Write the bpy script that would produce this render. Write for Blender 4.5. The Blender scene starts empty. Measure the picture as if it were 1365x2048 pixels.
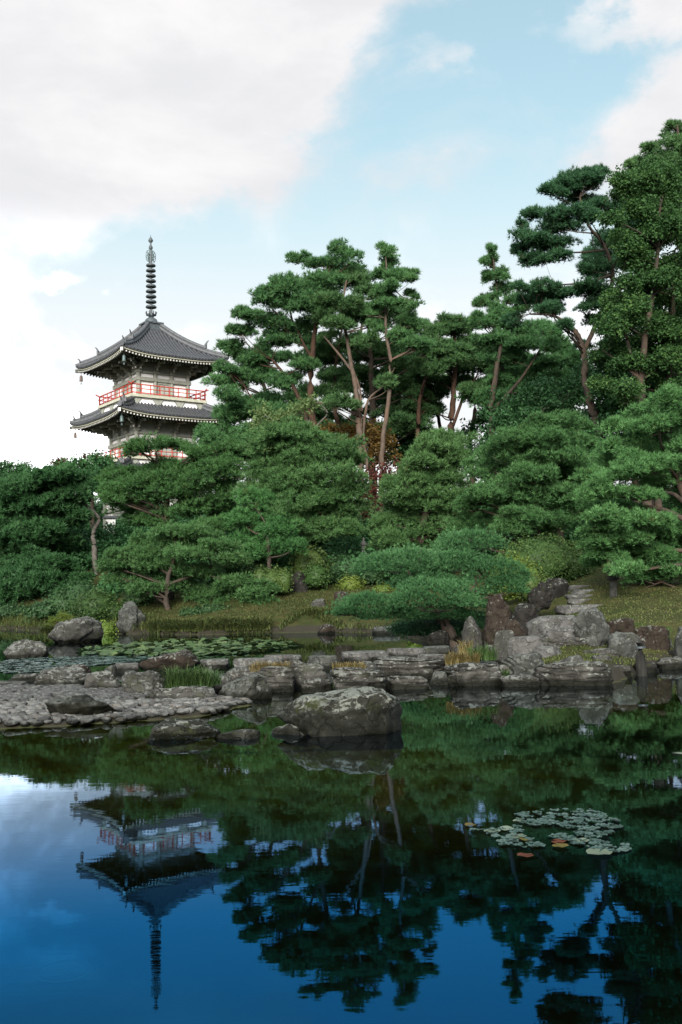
import bpy, bmesh, math, random
import numpy as np
from mathutils import Vector, Matrix

SC = bpy.context.scene
COL = SC.collection
PI = math.pi
rad = math.radians

# ------------------------------------------------------------------ camera
F = 2000.0                      # focal length in pixels of the 1365 x 2048 photograph
CAM_H = 1.75
PITCH, ROLL = 4.2, -1.2
cam_d = bpy.data.cameras.new('camera')
cam = bpy.data.objects.new('camera', cam_d)
COL.objects.link(cam)
cam_d.sensor_fit = 'VERTICAL'
cam_d.sensor_height = 36.0
cam_d.lens = 36.0 * F / 2048.0
cam_d.clip_start = 0.1
cam_d.clip_end = 5000
R4 = Matrix.Rotation(rad(90 + PITCH), 4, 'X') @ Matrix.Rotation(rad(ROLL), 4, 'Z')
cam.matrix_world = Matrix.Translation((0, 0, CAM_H)) @ R4
SC.camera = cam
R3 = R4.to_3x3()


def ray(px, py):
    return R3 @ Vector(((px - 682.5) / F, -(py - 1024.0) / F, -1.0))


def P(px, py, Y):
    """the place in the garden seen at a pixel of the photograph, Y metres away"""
    d = ray(px, py)
    return Vector((0, 0, CAM_H)) + d * (Y / d.y)


def W(px, py, z=0.0):
    d = ray(px, py)
    return Vector((0, 0, CAM_H)) + d * ((z - CAM_H) / d.z)


# ------------------------------------------------------------------ light and sky
SUN_EL, SUN_AZ = 23.0, 188.0        # azimuth clockwise from +Y: behind the camera, to its left
w = bpy.data.worlds.new('World')
SC.world = w
w.use_nodes = True
nt = w.node_tree
nt.nodes.clear()


class NG:
    """small helper to write node trees as expressions"""

    def __init__(self, tree):
        self.t = tree

    def new(self, kind, **kw):
        n = self.t.nodes.new(kind)
        for k, v in kw.items():
            setattr(n, k, v)
        return n

    def link(self, a, b):
        self.t.links.new(a, b)

    def put(self, sock, v):
        if isinstance(v, bpy.types.NodeSocket):
            self.t.links.new(v, sock)
        elif isinstance(v, (tuple, list)) and len(v) == 3 and sock.type == 'RGBA':
            sock.default_value = (*v, 1)
        else:
            sock.default_value = v

    def m(self, op, a, b=0.0, c=0.0, clamp=False):
        n = self.new('ShaderNodeMath', operation=op, use_clamp=clamp)
        self.put(n.inputs[0], a)
        self.put(n.inputs[1], b)
        self.put(n.inputs[2], c)
        return n.outputs[0]

    def mix(self, f, a, b):
        n = self.new('ShaderNodeMix', data_type='RGBA')
        self.put(n.inputs[0], f)
        self.put(n.inputs[6], a)
        self.put(n.inputs[7], b)
        return n.outputs[2]

    def noise(self, vec, scale, detail=4, rough=.55, dist=0.0, color=False):
        n = self.new('ShaderNodeTexNoise')
        if vec is not None:
            self.link(vec, n.inputs['Vector'])
        n.inputs['Scale'].default_value = scale
        n.inputs['Detail'].default_value = detail
        n.inputs['Roughness'].default_value = rough
        n.inputs['Distortion'].default_value = dist
        return n.outputs['Color' if color else 'Fac']

    def ramp(self, f, stops):
        n = self.new('ShaderNodeValToRGB')
        e = n.color_ramp.elements
        while len(e) < len(stops):
            e.new(0.5)
        for el, (p, c) in zip(e, stops):
            el.position = p
            el.color = (*c, 1) if len(c) == 3 else c
        self.put(n.inputs[0], f)
        return n.outputs[0]

    def sstep(self, x, a, b):
        n = self.new('ShaderNodeMapRange', interpolation_type='SMOOTHSTEP')
        self.put(n.inputs[0], x)
        n.inputs[1].default_value = a
        n.inputs[2].default_value = b
        return n.outputs[0]

    def scalev(self, vec, s):
        n = self.new('ShaderNodeMapping')
        self.link(vec, n.inputs['Vector'])
        n.inputs['Scale'].default_value = s
        return n.outputs[0]


g = NG(nt)
sky = g.new('ShaderNodeTexSky', sky_type='NISHITA')
sky.sun_disc = False
sky.sun_elevation = rad(SUN_EL)
sky.sun_rotation = rad(SUN_AZ)
sky.air_density = 1.0
sky.dust_density = 1.2
sky.ozone_density = 1.0
tc = g.new('ShaderNodeTexCoord')
sep = g.new('ShaderNodeSeparateXYZ')
g.link(tc.outputs['Generated'], sep.inputs[0])
dx, dy, dz = sep.outputs
az = g.m('ARCTAN2', dx, dy)
el = g.m('ARCSINE', dz)
nw = g.new('ShaderNodeSeparateXYZ')
g.link(g.noise(g.scalev(tc.outputs['Generated'], (1, 1, 1.4)), 4.5, 7, .62, color=True), nw.inputs[0])
az = g.m('ADD', az, g.m('MULTIPLY', g.m('SUBTRACT', nw.outputs[0], .5), .34))
elw = g.m('ADD', el, g.m('MULTIPLY', g.m('SUBTRACT', nw.outputs[1], .5), .26))
# clouds, placed by compass direction and elevation; noise frays their edges
n1 = g.noise(g.scalev(tc.outputs['Generated'], (1, 1, 1.7)), 5.0, 8, .58, .3)
n2 = g.noise(g.scalev(tc.outputs['Generated'], (1, 1, 1.5)), 2.3, 4, .5)


def direction(px, py):
    d = ray(px, py).normalized()
    return math.atan2(d.x, d.y), math.asin(d.z)


CLOUDS = [  # centre x, y in the photograph, half width, half height, weight
    (120, 60, 420, 240, 1.15), (330, 170, 270, 150, 1.1), (520, 40, 170, 130, .95), (60, 300, 260, 110, .8),
    (410, 270, 130, 75, .55), (270, 330, 150, 40, .35), (770, -60, 170, 50, .45),
    (1220, 0, 170, 42, .7), (1375, 130, 110, 180, .8), (1290, 250, 90, 90, .4), (862, 112, 52, 32, .5), (104, 565, 44, 24, .6), (905, 360, 110, 26, .3),
    (-60, 870, 300, 120, 1.1),
    (1500, 300, 200, 260, .35), (-500, 300, 500, 400, .9),
]
dens = None
for cx, cy, sx, sy, wt in CLOUDS:
    a0, e0 = direction(cx, cy)
    u = g.m('MULTIPLY', g.m('SUBTRACT', az, a0), F / sx)
    v = g.m('MULTIPLY', g.m('SUBTRACT', elw, e0), F / sy)
    r2 = g.m('ADD', g.m('MULTIPLY', u, u), g.m('MULTIPLY', v, v))
    e = g.m('MULTIPLY', g.m('EXPONENT', g.m('MULTIPLY', g.m('POWER', r2, 1.5), -0.6)), wt)
    dens = e if dens is None else g.m('ADD', dens, e)
# broken cloud added unseen behind and above the camera to light the scene
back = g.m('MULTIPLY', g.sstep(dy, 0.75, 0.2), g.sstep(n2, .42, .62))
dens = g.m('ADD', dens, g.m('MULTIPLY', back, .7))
dens = g.m('ADD', dens, g.m('MULTIPLY', g.m('SUBTRACT', n1, .5), 2.9))
mask = g.sstep(dens, .06, 1.2)
shade = g.sstep(g.noise(g.scalev(tc.outputs['Generated'], (1, 1, 2.2)), 4.2, 6, .6, .2), .36, .68)
ccol = g.mix(shade, (3.02, 3.03, 3.12), (3.58, 3.52, 3.54))
# clouds and haze brighten towards the horizon
low = g.m('ADD', 1.0, g.m('MULTIPLY', g.m('MULTIPLY', g.sstep(el, .38, .15), g.sstep(dy, .5, .9)), 3.2))
cs_ = g.new('ShaderNodeVectorMath', operation='SCALE')
g.link(ccol, cs_.inputs[0])
g.link(g.m('ADD', low, g.m('MULTIPLY', g.sstep(dy, .75, .2), g.m('ADD', 1.9, g.m('MULTIPLY', g.sstep(el, .35, .95), 1.2)))), cs_.inputs['Scale'])  # unseen cloud behind the camera brightened to light the pagoda walls
ccol = cs_.outputs[0]
# thin white veil, thicker low in the sky
vf = g.new('ShaderNodeMapRange', interpolation_type='SMOOTHSTEP')
g.link(el, vf.inputs[0])
for k_, v_ in ((1, .50), (2, .20), (3, .40), (4, .97)):
    vf.inputs[k_].default_value = v_
veilc = g.mix(g.sstep(el, .46, .22), (2.05, 2.7, 2.8), (3.45, 3.5, 3.55))
warm_ = g.new('ShaderNodeVectorMath', operation='MULTIPLY')
g.link(sky.outputs[0], warm_.inputs[0])
warm_.inputs[1].default_value = (1.05, 1.08, .86)
base = g.mix(vf.outputs[0], warm_.outputs[0], veilc)
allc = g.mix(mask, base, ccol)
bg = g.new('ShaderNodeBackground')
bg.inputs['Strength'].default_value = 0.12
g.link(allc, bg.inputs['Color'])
outw = g.new('ShaderNodeOutputWorld')
g.link(bg.outputs[0], outw.inputs['Surface'])

sun_d = bpy.data.lights.new('sun', 'SUN')
sun_d.energy = 3.4
sun_d.angle = rad(28)
sun_d.color = (1.0, .95, .88)
sun = bpy.data.objects.new('sun', sun_d)
COL.objects.link(sun)
sdir = Vector((math.sin(rad(SUN_AZ)) * math.cos(rad(SUN_EL)), math.cos(rad(SUN_AZ)) * math.cos(rad(SUN_EL)), math.sin(rad(SUN_EL))))
sun.rotation_euler = sdir.to_track_quat('Z', 'Y').to_euler()

SC.view_settings.view_transform = 'Standard'
SC.view_settings.look = 'None'
SC.view_settings.exposure = 1.2
SC.view_settings.gamma = 1.0
SC.view_settings.use_curve_mapping = False
SC.cycles.use_denoising = True
SC.cycles.use_adaptive_sampling = False
SC.cycles.caustics_reflective = False
SC.cycles.caustics_refractive = False
SC.cycles.sample_clamp_indirect = 6.0
SC.cycles.max_bounces = 8
SC.cycles.diffuse_bounces = 3
SC.cycles.glossy_bounces = 4
SC.cycles.transparent_max_bounces = 8


# ------------------------------------------------------------------ helpers
def tag(o, label=None, cat=None, group=None, kind=None):
    for k, v in (('label', label), ('category', cat), ('group', group), ('kind', kind)):
        if v:
            o[k] = v
    return o


def empty(name, loc, rz=0.0):
    o = bpy.data.objects.new(name, None)
    COL.objects.link(o)
    o.location = loc
    o.rotation_euler = (0, 0, rz)
    o.empty_display_size = .3
    return o


def link(name, me, parent=None):
    o = bpy.data.objects.new(name, me)
    COL.objects.link(o)
    if parent is not None:
        o.parent = parent
    return o


def np_mesh(name, V, faces, mats, tint=None, smooth=False, matidx=None):
    """faces: array (n,3) or (n,4)"""
    V = np.asarray(V, dtype=np.float32)
    faces = np.asarray(faces, dtype=np.int32)
    n, k = faces.shape
    me = bpy.data.meshes.new(name)
    me.vertices.add(len(V))
    me.vertices.foreach_set('co', V.ravel())
    me.loops.add(n * k)
    me.loops.foreach_set('vertex_index', faces.ravel())
    me.polygons.add(n)
    me.polygons.foreach_set('loop_start', np.arange(0, n * k, k, dtype=np.int32))
    me.polygons.foreach_set('loop_total', np.full(n, k, dtype=np.int32))
    if matidx is not None:
        me.polygons.foreach_set('material_index', np.asarray(matidx, dtype=np.int32))
    if smooth:
        me.polygons.foreach_set('use_smooth', np.ones(n, dtype=bool))
    if tint is not None:
        a = me.attributes.new('tint', 'FLOAT', 'POINT')
        a.data.foreach_set('value', np.asarray(tint, dtype=np.float32))
    for m_ in (mats if isinstance(mats, (list, tuple)) else [mats]):
        me.materials.append(m_)
    me.update(calc_edges=True)
    return me


def vnoise(p, seed=0):
    """smooth value noise, p (n,3) -> (n,) in -1..1"""
    p = np.asarray(p, dtype=np.float64)
    i = np.floor(p).astype(np.int64)
    f = p - i
    f = f * f * (3 - 2 * f)
    out = np.zeros(len(p))
    for cx in (0, 1):
        for cy in (0, 1):
            for cz in (0, 1):
                h = (i[:, 0] + cx) * 374761393 + (i[:, 1] + cy) * 668265263 + (i[:, 2] + cz) * 2147483647 + seed * 974711
                h = (h ^ (h >> 13)) * 1274126177
                h = h ^ (h >> 16)
                r = (h & 0xffff) / 32767.5 - 1
                wgt = (f[:, 0] if cx else 1 - f[:, 0]) * (f[:, 1] if cy else 1 - f[:, 1]) * (f[:, 2] if cz else 1 - f[:, 2])
                out += r * wgt
    return out


def fnoise(p, seed=0, octaves=3):
    p = np.asarray(p, dtype=np.float64)
    return sum(vnoise(p * 2 ** k + 17.3 * k, seed + k) * .5 ** k for k in range(octaves))


class MB:
    """collects boxes, bars, tubes and lathes, with a material slot each, into ONE mesh"""

    def __init__(self):
        self.v, self.f, self.mi, self.sm = [], [], [], []

    def add(self, vs, fs, mi=0, smooth=False):
        o = len(self.v)
        self.v += [tuple(p) for p in vs]
        self.f += [tuple(i + o for i in q) for q in fs]
        self.mi += [mi] * len(fs)
        self.sm += [smooth] * len(fs)

    def box(self, c, s, mi=0, M=None):
        x, y, z = s[0] / 2, s[1] / 2, s[2] / 2
        vs = [Vector((a * x, b * y, d * z)) for a in (-1, 1) for b in (-1, 1) for d in (-1, 1)]
        if M is not None:
            vs = [M @ p for p in vs]
        vs = [p + Vector(c) for p in vs]
        self.add(vs, [(0, 1, 3, 2), (4, 6, 7, 5), (0, 4, 5, 1), (2, 3, 7, 6), (0, 2, 6, 4), (1, 5, 7, 3)], mi)

    def bar(self, a, b, wd, ht, mi=0, cap=None):
        a, b = Vector(a), Vector(b)
        d = (b - a).normalized()
        side = d.cross(Vector((0, 0, 1)))
        if side.length < 1e-4:
            side = Vector((1, 0, 0))
        side.normalize()
        up = side.cross(d)
        vs = []
        for p in (a, b):
            for s, t in ((-1, -1), (1, -1), (1, 1), (-1, 1)):
                vs.append(p + side * (s * wd / 2) + up * (t * ht / 2))
        self.add(vs, [(0, 1, 5, 4), (1, 2, 6, 5), (2, 3, 7, 6), (3, 0, 4, 7), (3, 2, 1, 0)], mi)
        self.add(vs[4:], [(0, 1, 2, 3)], mi if cap is None else cap)

    def tube(self, pts, rads, n=8, mi=0, caps=True, half=False):
        pts = [Vector(p) for p in pts]
        if not hasattr(rads, '__len__'):
            rads = [rads] * len(pts)
        vs, fs = [], []
        ref = Vector((0, 0, 1))
        for i, p in enumerate(pts):
            d = (pts[min(i + 1, len(pts) - 1)] - pts[max(i - 1, 0)]).normalized()
            s = d.cross(ref)
            if s.length < .05:
                s = d.cross(Vector((1, 0, 0)))
            s.normalize()
            u = s.cross(d)
            for k in range(n):
                t = (PI * k / (n - 1)) if half else 2 * PI * k / n
                vs.append(p + s * (math.cos(t) * rads[i]) + u * (math.sin(t) * rads[i]))
        for i in range(len(pts) - 1):
            for k in range(n - 1 if half else n):
                a, b = i * n + k, i * n + (k + 1) % n
                fs.append((a, b, b + n, a + n))
        self.add(vs, fs, mi, True)
        if caps:
            self.add(vs[:n], [tuple(range(n))[::-1]], mi)
            self.add(vs[-n:], [tuple(range(n))], mi)

    def lathe(self, c, prof, n=16, mi=0):
        vs, fs = [], []
        for r, z in prof:
            for k in range(n):
                t = 2 * PI * k / n
                vs.append((c[0] + r * math.cos(t), c[1] + r * math.sin(t), c[2] + z))
        for i in range(len(prof) - 1):
            for k in range(n):
                a, b = i * n + k, i * n + (k + 1) % n
                fs.append((a, b, b + n, a + n))
        self.add(vs, fs, mi, True)
        self.add(vs[:n], [tuple(range(n))[::-1]], mi)
        self.add(vs[-n:], [tuple(range(n))], mi)

    def mesh(self, name, mats):
        me = bpy.data.meshes.new(name)
        me.from_pydata(self.v, [], self.f)
        for m_ in (mats if isinstance(mats, (list, tuple)) else [mats]):
            me.materials.append(m_)
        me.polygons.foreach_set('material_index', self.mi)
        me.polygons.foreach_set('use_smooth', self.sm)
        me.update()
        return me

    def build(self, name, mats, parent=None):
        return link(name, self.mesh(name, mats), parent)


# ------------------------------------------------------------------ materials
def mat(name):
    m_ = bpy.data.materials.new(name)
    m_.use_nodes = True
    t = m_.node_tree
    t.nodes.clear()
    gg = NG(t)
    out = gg.new('ShaderNodeOutputMaterial')
    return m_, gg, out


def principled(gg, out, color, rough=.7, spec=.3, bump=None, bstr=.3, bdist=.02, metal=0.0):
    b = gg.new('ShaderNodeBsdfPrincipled')
    gg.put(b.inputs['Base Color'], color)
    gg.put(b.inputs['Roughness'], rough)
    b.inputs['Specular IOR Level'].default_value = spec
    b.inputs['Metallic'].default_value = metal
    if bump is not None:
        bn = gg.new('ShaderNodeBump')
        bn.inputs['Strength'].default_value = bstr
        bn.inputs['Distance'].default_value = bdist
        gg.link(bump, bn.inputs['Height'])
        gg.link(bn.outputs[0], b.inputs['Normal'])
    gg.link(b.outputs[0], out.inputs['Surface'])
    return b


def foliage(name, dark, light, tip=None, trans=.25, rough=.55, brown=0.0):
    m_, gg, out = mat(name)
    at = gg.new('ShaderNodeAttribute', attribute_name='tint')
    geo = gg.new('ShaderNodeNewGeometry')
    big = gg.noise(geo.outputs['Position'], .55, 3)
    f = gg.m('ADD', gg.m('MULTIPLY', at.outputs['Fac'], .75), gg.m('MULTIPLY', gg.m('SUBTRACT', big, .35), .7), clamp=True)
    stops = [(0.0, dark), (.62, light), (1.0, tip or tuple(min(1, c * 1.35) for c in light))]
    colr = gg.ramp(f, stops)
    oi = gg.new('ShaderNodeObjectInfo')
    hs = gg.new('ShaderNodeHueSaturation')
    gg.link(colr, hs.inputs['Color'])
    gg.put(hs.inputs['Hue'], gg.m('ADD', .484, gg.m('MULTIPLY', oi.outputs['Random'], .018)))
    gg.put(hs.inputs['Value'], gg.m('ADD', .98, gg.m('MULTIPLY', gg.m('FRACT', gg.m('MULTIPLY', oi.outputs['Random'], 5.7)), .42)))
    hs.inputs['Saturation'].default_value = .94
    colr = hs.outputs[0]
    if brown:      # scattered patches of old brown needles
        bp = gg.sstep(gg.noise(geo.outputs['Position'], 1.9, 4, .65), .60, .70)
        colr = gg.mix(gg.m('MULTIPLY', bp, brown), colr, (.075, .05, .02))
    b = gg.new('ShaderNodeBsdfPrincipled')
    gg.link(colr, b.inputs['Base Color'])
    b.inputs['Roughness'].default_value = rough
    b.inputs['Specular IOR Level'].default_value = .16
    tr = gg.new('ShaderNodeBsdfTranslucent')
    gg.link(colr, tr.inputs['Color'])
    mx = gg.new('ShaderNodeMixShader')
    mx.inputs[0].default_value = trans
    gg.link(b.outputs[0], mx.inputs[1])
    gg.link(tr.outputs[0], mx.inputs[2])
    gg.link(mx.outputs[0], out.inputs['Surface'])
    return m_


def simple(name, c1, c2, scale=6, rough=.7, spec=.3, bstr=.2, detail=6, stretch=(1, 1, 1), metal=0.0, coord='Object', lo=.35, hi=.65):
    m_, gg, out = mat(name)
    t = gg.new('ShaderNodeTexCoord')
    v = gg.scalev(t.outputs[coord], stretch)
    n = gg.noise(v, scale, detail, .6)
    colr = gg.mix(gg.sstep(n, lo, hi), c1, c2)
    principled(gg, out, colr, rough, spec, n, bstr, .02, metal)
    return m_


def rock_mat(name, base, alt, lichen=(.14, .146, .132), lich=.4, strata=0.0, moss=.3, warm=None, rough=.85, foot=.15, vary=0.0):
    m_, gg, out = mat(name)
    t = gg.new('ShaderNodeTexCoord')
    oi = gg.new('ShaderNodeObjectInfo')
    off = gg.new('ShaderNodeVectorMath', operation='ADD')
    gg.link(t.outputs['Object'], off.inputs[0])
    sc_ = gg.new('ShaderNodeVectorMath', operation='SCALE')
    cmb = gg.new('ShaderNodeCombineXYZ')
    for k in range(3):
        gg.link(oi.outputs['Random'], cmb.inputs[k])
    gg.link(cmb.outputs[0], sc_.inputs[0])
    sc_.inputs['Scale'].default_value = 37.0
    gg.link(sc_.outputs[0], off.inputs[1])
    v = off.outputs[0]
    geo = gg.new('ShaderNodeNewGeometry')
    nz = gg.new('ShaderNodeSeparateXYZ')
    gg.link(geo.outputs['Normal'], nz.inputs[0])
    up = nz.outputs[2]
    pz = gg.new('ShaderNodeSeparateXYZ')
    gg.link(geo.outputs['Position'], pz.inputs[0])
    big = gg.noise(v, 3.2, 6, .62)
    fine = gg.noise(v, 24, 5, .65)
    c = gg.mix(gg.sstep(big, .36, .64), base, alt)
    if warm:
        c = gg.mix(gg.m('MULTIPLY', gg.sstep(gg.noise(v, 2.1, 4), .5, .64), .8), c, warm)
    if vary:
        c = gg.mix(gg.m('MULTIPLY', oi.outputs['Random'], vary), c, (.012, .012, .012))
        c = gg.mix(gg.m('MULTIPLY', gg.sstep(gg.m('FRACT', gg.m('MULTIPLY', oi.outputs['Random'], 7.31)), .6, 1.0), .5), c, (.075, .062, .048))
    h = gg.m('ADD', gg.m('MULTIPLY', big, .7), gg.m('MULTIPLY', fine, .35))
    if strata:
        s = gg.noise(gg.scalev(v, (1.2, 1.2, 13)), 1.7, 5, .6)
        c = gg.mix(gg.m('MULTIPLY', gg.sstep(s, .55, .40), strata), c, tuple(x * .38 for x in base))
        h = gg.m('ADD', h, gg.m('MULTIPLY', s, .9))
    # cracks
    vo = gg.new('ShaderNodeTexVoronoi', feature='DISTANCE_TO_EDGE')
    wv_ = gg.new('ShaderNodeVectorMath', operation='ADD')
    gg.link(v, wv_.inputs[0])
    wn = gg.new('ShaderNodeVectorMath', operation='SCALE')
    gg.link(gg.noise(v, 4, 3, .6, color=True), wn.inputs[0])
    wn.inputs['Scale'].default_value = .35
    gg.link(wn.outputs[0], wv_.inputs[1])
    gg.link(gg.scalev(wv_.outputs[0], (1, 1, 1.9)), vo.inputs['Vector'])
    vo.inputs['Scale'].default_value = 3.1
    crk = gg.sstep(vo.outputs['Distance'], .035, .0)
    c = gg.mix(gg.m('MULTIPLY', crk, .55), c, tuple(x * .3 for x in base))
    h = gg.m('SUBTRACT', h, gg.m('MULTIPLY', crk, .5))
    # lichen blotches with crisp ragged edges, more of it on top
    l1 = gg.noise(v, 9.5, 8, .7, .6)
    lm = gg.sstep(gg.m('ADD', l1, gg.m('MULTIPLY', up, .13)), .66 - .12 * lich, .71 - .12 * lich)
    c = gg.mix(gg.m('MULTIPLY', lm, .85), c, gg.mix(fine, tuple(x * .75 for x in lichen), tuple(x * 1.15 for x in lichen)))
    l2 = gg.noise(v, 19, 3, .5, .2)
    c = gg.mix(gg.m('MULTIPLY', gg.sstep(l2, .685, .705), .8 * min(1, lich + .2)), c, (.17, .175, .16))
    # moss
    mo = gg.noise(v, 4.1, 6, .65)
    c = gg.mix(gg.m('MULTIPLY', gg.sstep(mo, .56, .66), moss), c, (.024, .03, .008))
    # wet, algae-stained foot along the waterline
    wet = gg.sstep(gg.m('ADD', pz.outputs[2], gg.m('MULTIPLY', gg.m('SUBTRACT', big, .5), foot * 1.2)), foot, foot * .4)
    c = gg.mix(gg.m('MULTIPLY', wet, .95), c, (.005, .0052, .003))
    b = principled(gg, out, c, rough, .1, h, .6, .04)
    rr = gg.m('SUBTRACT', rough, gg.m('MULTIPLY', wet, .2))
    gg.put(b.inputs['Roughness'], rr)
    return m_


M = {}
M['rock'] = rock_mat('grey_rock', (0.0281, 0.0281, 0.0244), (0.0519, 0.0513, 0.0462), lich=.45, moss=.35)
M['rock_pale'] = rock_mat('pale_flat_rock', (0.0465, 0.0457, 0.0422), (0.0846, 0.0825, 0.0797), lich=.45, moss=.12)
M['rock_layer'] = rock_mat('layered_rock', (0.0289, 0.0282, 0.0241), (0.0612, 0.0599, 0.0536), lich=.5, strata=.9, moss=.3)
M['rock_lichen'] = rock_mat('lichen_rock', (0.0268, 0.0289, 0.0253), (0.0477, 0.0494, 0.0445), lichen=(0.0858, 0.0923, 0.0842), lich=.85, moss=.3)
M['rock_dark'] = rock_mat('dark_rock', (0.0105, 0.0100, 0.0090), (0.0225, 0.0210, 0.0190), lich=.1, moss=.4)
M['rock_wet'] = rock_mat('wet_mossy_rock', (0.0088, 0.0096, 0.0064), (0.0240, 0.0240, 0.0180), lich=.15, moss=1.0, foot=.1, rough=.6)
M['rock_brown'] = rock_mat('brown_rock', (0.0152, 0.0119, 0.0090), (0.0281, 0.0219, 0.0169), lich=.25, moss=.25, warm=(0.0255, 0.0195, 0.0150))
M['rock_moss'] = rock_mat('mossy_rock', (0.0165, 0.0170, 0.0130), (0.0310, 0.0315, 0.0270), lichen=(.15, .16, .14), lich=.85, moss=.9, foot=.42)
M['cobble'] = rock_mat('cobble_stone', (0.0976, 0.0987, 0.0954), (0.1745, 0.1700, 0.1624), lich=.1, moss=.1, rough=.5, vary=.75, foot=.09)
M['tile'] = simple('roof_tile', (.022, .024, .028), (.045, .048, .055), 9, .6, .3, .2)  # darker than the tile rows: shade of their gaps put into colour
M['tile_row'] = simple('round_roof_tile', (0.0347, 0.0372, 0.0422), (0.0670, 0.0707, 0.0781), 9, .5, .4, .2)
M['ridge'] = simple('ridge_tile', (0.0450, 0.0488, 0.0540), (0.0750, 0.0788, 0.0863), 7, .55, .4, .2)
M['wood'] = simple('weathered_grey_timber', (0.207, 0.218, 0.186), (0.304, 0.310, 0.269), 5, .8, .2, .15, stretch=(1, 1, .25))
M['wood_dark'] = simple('dark_timber', (.055, .057, .048), (.09, .092, .078), 5, .8, .2, .15)
M['plaster'] = simple('white_plaster', (.78, .76, .76), (.86, .84, .84), 2.0, .9, .2, .05)
M['panel'] = simple('grey_panel', (0.262, 0.283, 0.255), (0.359, 0.373, 0.345), 3, .85, .2, .1)
M['cream'] = simple('cream_paint', (0.3410, 0.3410, 0.2604), (0.4092, 0.4030, 0.3286), 4, .8, .2, .05)
M['white'] = simple('white_rafter_end', (0.5270, 0.5185, 0.4760), (0.6375, 0.6290, 0.5950), 4, .8, .2, .05)
M['red'] = simple('vermilion_paint', (.30, .036, .028), (.42, .06, .042), 5, .6, .3, .08)
M['bronze'] = simple('verdigris_bronze', (.045, .075, .075), (.09, .13, .125), 8, .55, .5, .2, metal=.2)
M['bronze_dark'] = simple('dark_bronze', (.04, .05, .056), (.085, .1, .108), 8, .5, .5, .2, metal=.3)
M['bell'] = simple('rusty_bell', (.06, .04, .033), (.1, .07, .055), 9, .6, .4, .2)
M['granite'] = rock_mat('weathered_granite', (0.1200, 0.1230, 0.1140), (0.1860, 0.1860, 0.1740), lich=.6, moss=.25)
M['post'] = simple('wet_black_post', (.012, .012, .011), (.028, .027, .024), 9, .8, .1, .4, stretch=(1, 1, .2))


def bark(name, c1, c2, c3):
    m_, gg, out = mat(name)
    t = gg.new('ShaderNodeTexCoord')
    v = gg.scalev(t.outputs['Object'], (1, 1, .35))
    n = gg.noise(v, 9, 6, .7)
    n2_ = gg.noise(t.outputs['Object'], 1.1, 3)
    c = gg.mix(gg.sstep(n, .35, .65), c1, c2)
    c = gg.mix(gg.m('MULTIPLY', gg.sstep(n2_, .45, .65), .6), c, c3)
    principled(gg, out, c, .9, .15, n, .6, .03)
    return m_


M['bark_red'] = bark('red_pine_bark', (0.0260, 0.0151, 0.0105), (0.0521, 0.0323, 0.0223), (0.0626, 0.0340, 0.0210))
M['bark_pale'] = bark('pale_pine_bark', (0.0600, 0.0450, 0.0345), (0.0990, 0.0750, 0.0585), (0.1080, 0.0690, 0.0480))
M['bark_dark'] = bark('dark_bark', (.03, .024, .02), (.06, .048, .038), (.075, .05, .035))
M['bark_grey'] = bark('grey_bark', (0.0540, 0.0480, 0.0408), (0.1080, 0.0990, 0.0870), (0.0780, 0.0720, 0.0660))
M['pine'] = foliage('pine_needles', (0.0130, 0.0518, 0.0144), (0.0403, 0.1332, 0.0331), (0.0720, 0.1872, 0.0576), brown=.5)
M['pine_blue'] = foliage('white_pine_needles', (0.0160, 0.0624, 0.0208), (0.0496, 0.1480, 0.0496), (0.1360, 0.2800, 0.1080), brown=.25)
M['pine_far'] = foliage('red_pine_needles', (0.0178, 0.0607, 0.0207), (0.0518, 0.1406, 0.0429), (0.0925, 0.1998, 0.0629), brown=.5)
M['pine_dark'] = foliage('dark_pine_needles', (0.0119, 0.0425, 0.0204), (0.0289, 0.0892, 0.0382), (0.0510, 0.1318, 0.0553), brown=.5)
M['pine_bright'] = foliage('bright_pine_needles', (0.0173, 0.0634, 0.0173), (0.0576, 0.1476, 0.0418), (0.0972, 0.2016, 0.0684), brown=.5)
M['evergreen'] = foliage('evergreen_leaves', (0.0102, 0.0408, 0.0150), (0.0292, 0.0952, 0.0299), (0.0544, 0.1360, 0.0476), rough=.5)
M['maple'] = foliage('green_maple_leaves', (.012, .048, .015), (.036, .112, .028), (.09, .19, .042), trans=.4)
M['lime'] = foliage('pale_green_leaves', (0.0490, 0.0910, 0.0280), (0.1120, 0.1680, 0.0560), (0.1680, 0.2240, 0.0840), trans=.4)
M['yellow'] = foliage('yellow_maple_leaves', (0.0525, 0.0413, 0.0090), (0.1125, 0.0750, 0.0135), (0.1500, 0.1013, 0.0188), trans=.4)
M['redleaf'] = foliage('red_maple_leaves', (0.0455, 0.0130, 0.0091), (0.0910, 0.0234, 0.0163), (0.1105, 0.0325, 0.0195), trans=.35)
M['azalea'] = foliage('azalea_leaves', (0.0158, 0.0432, 0.0115), (0.0374, 0.0828, 0.0180), (0.0612, 0.1116, 0.0252), rough=.5)
M['azalea_dark'] = foliage('dark_azalea_leaves', (0.0135, 0.0413, 0.0150), (0.0300, 0.0750, 0.0240), (0.0488, 0.1013, 0.0338), rough=.5)
M['azalea_lime'] = foliage('lime_azalea_leaves', (0.0413, 0.0825, 0.0120), (0.0863, 0.1387, 0.0188), (0.1275, 0.1800, 0.0300), rough=.5)
M['azalea_olive'] = foliage('olive_azalea_leaves', (0.0225, 0.0450, 0.0105), (0.0525, 0.0900, 0.0195), (0.0825, 0.1237, 0.0300), rough=.5)
M['grass'] = foliage('grass_blades', (.03, .05, .012), (.065, .085, .022), (.11, .115, .035))
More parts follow.
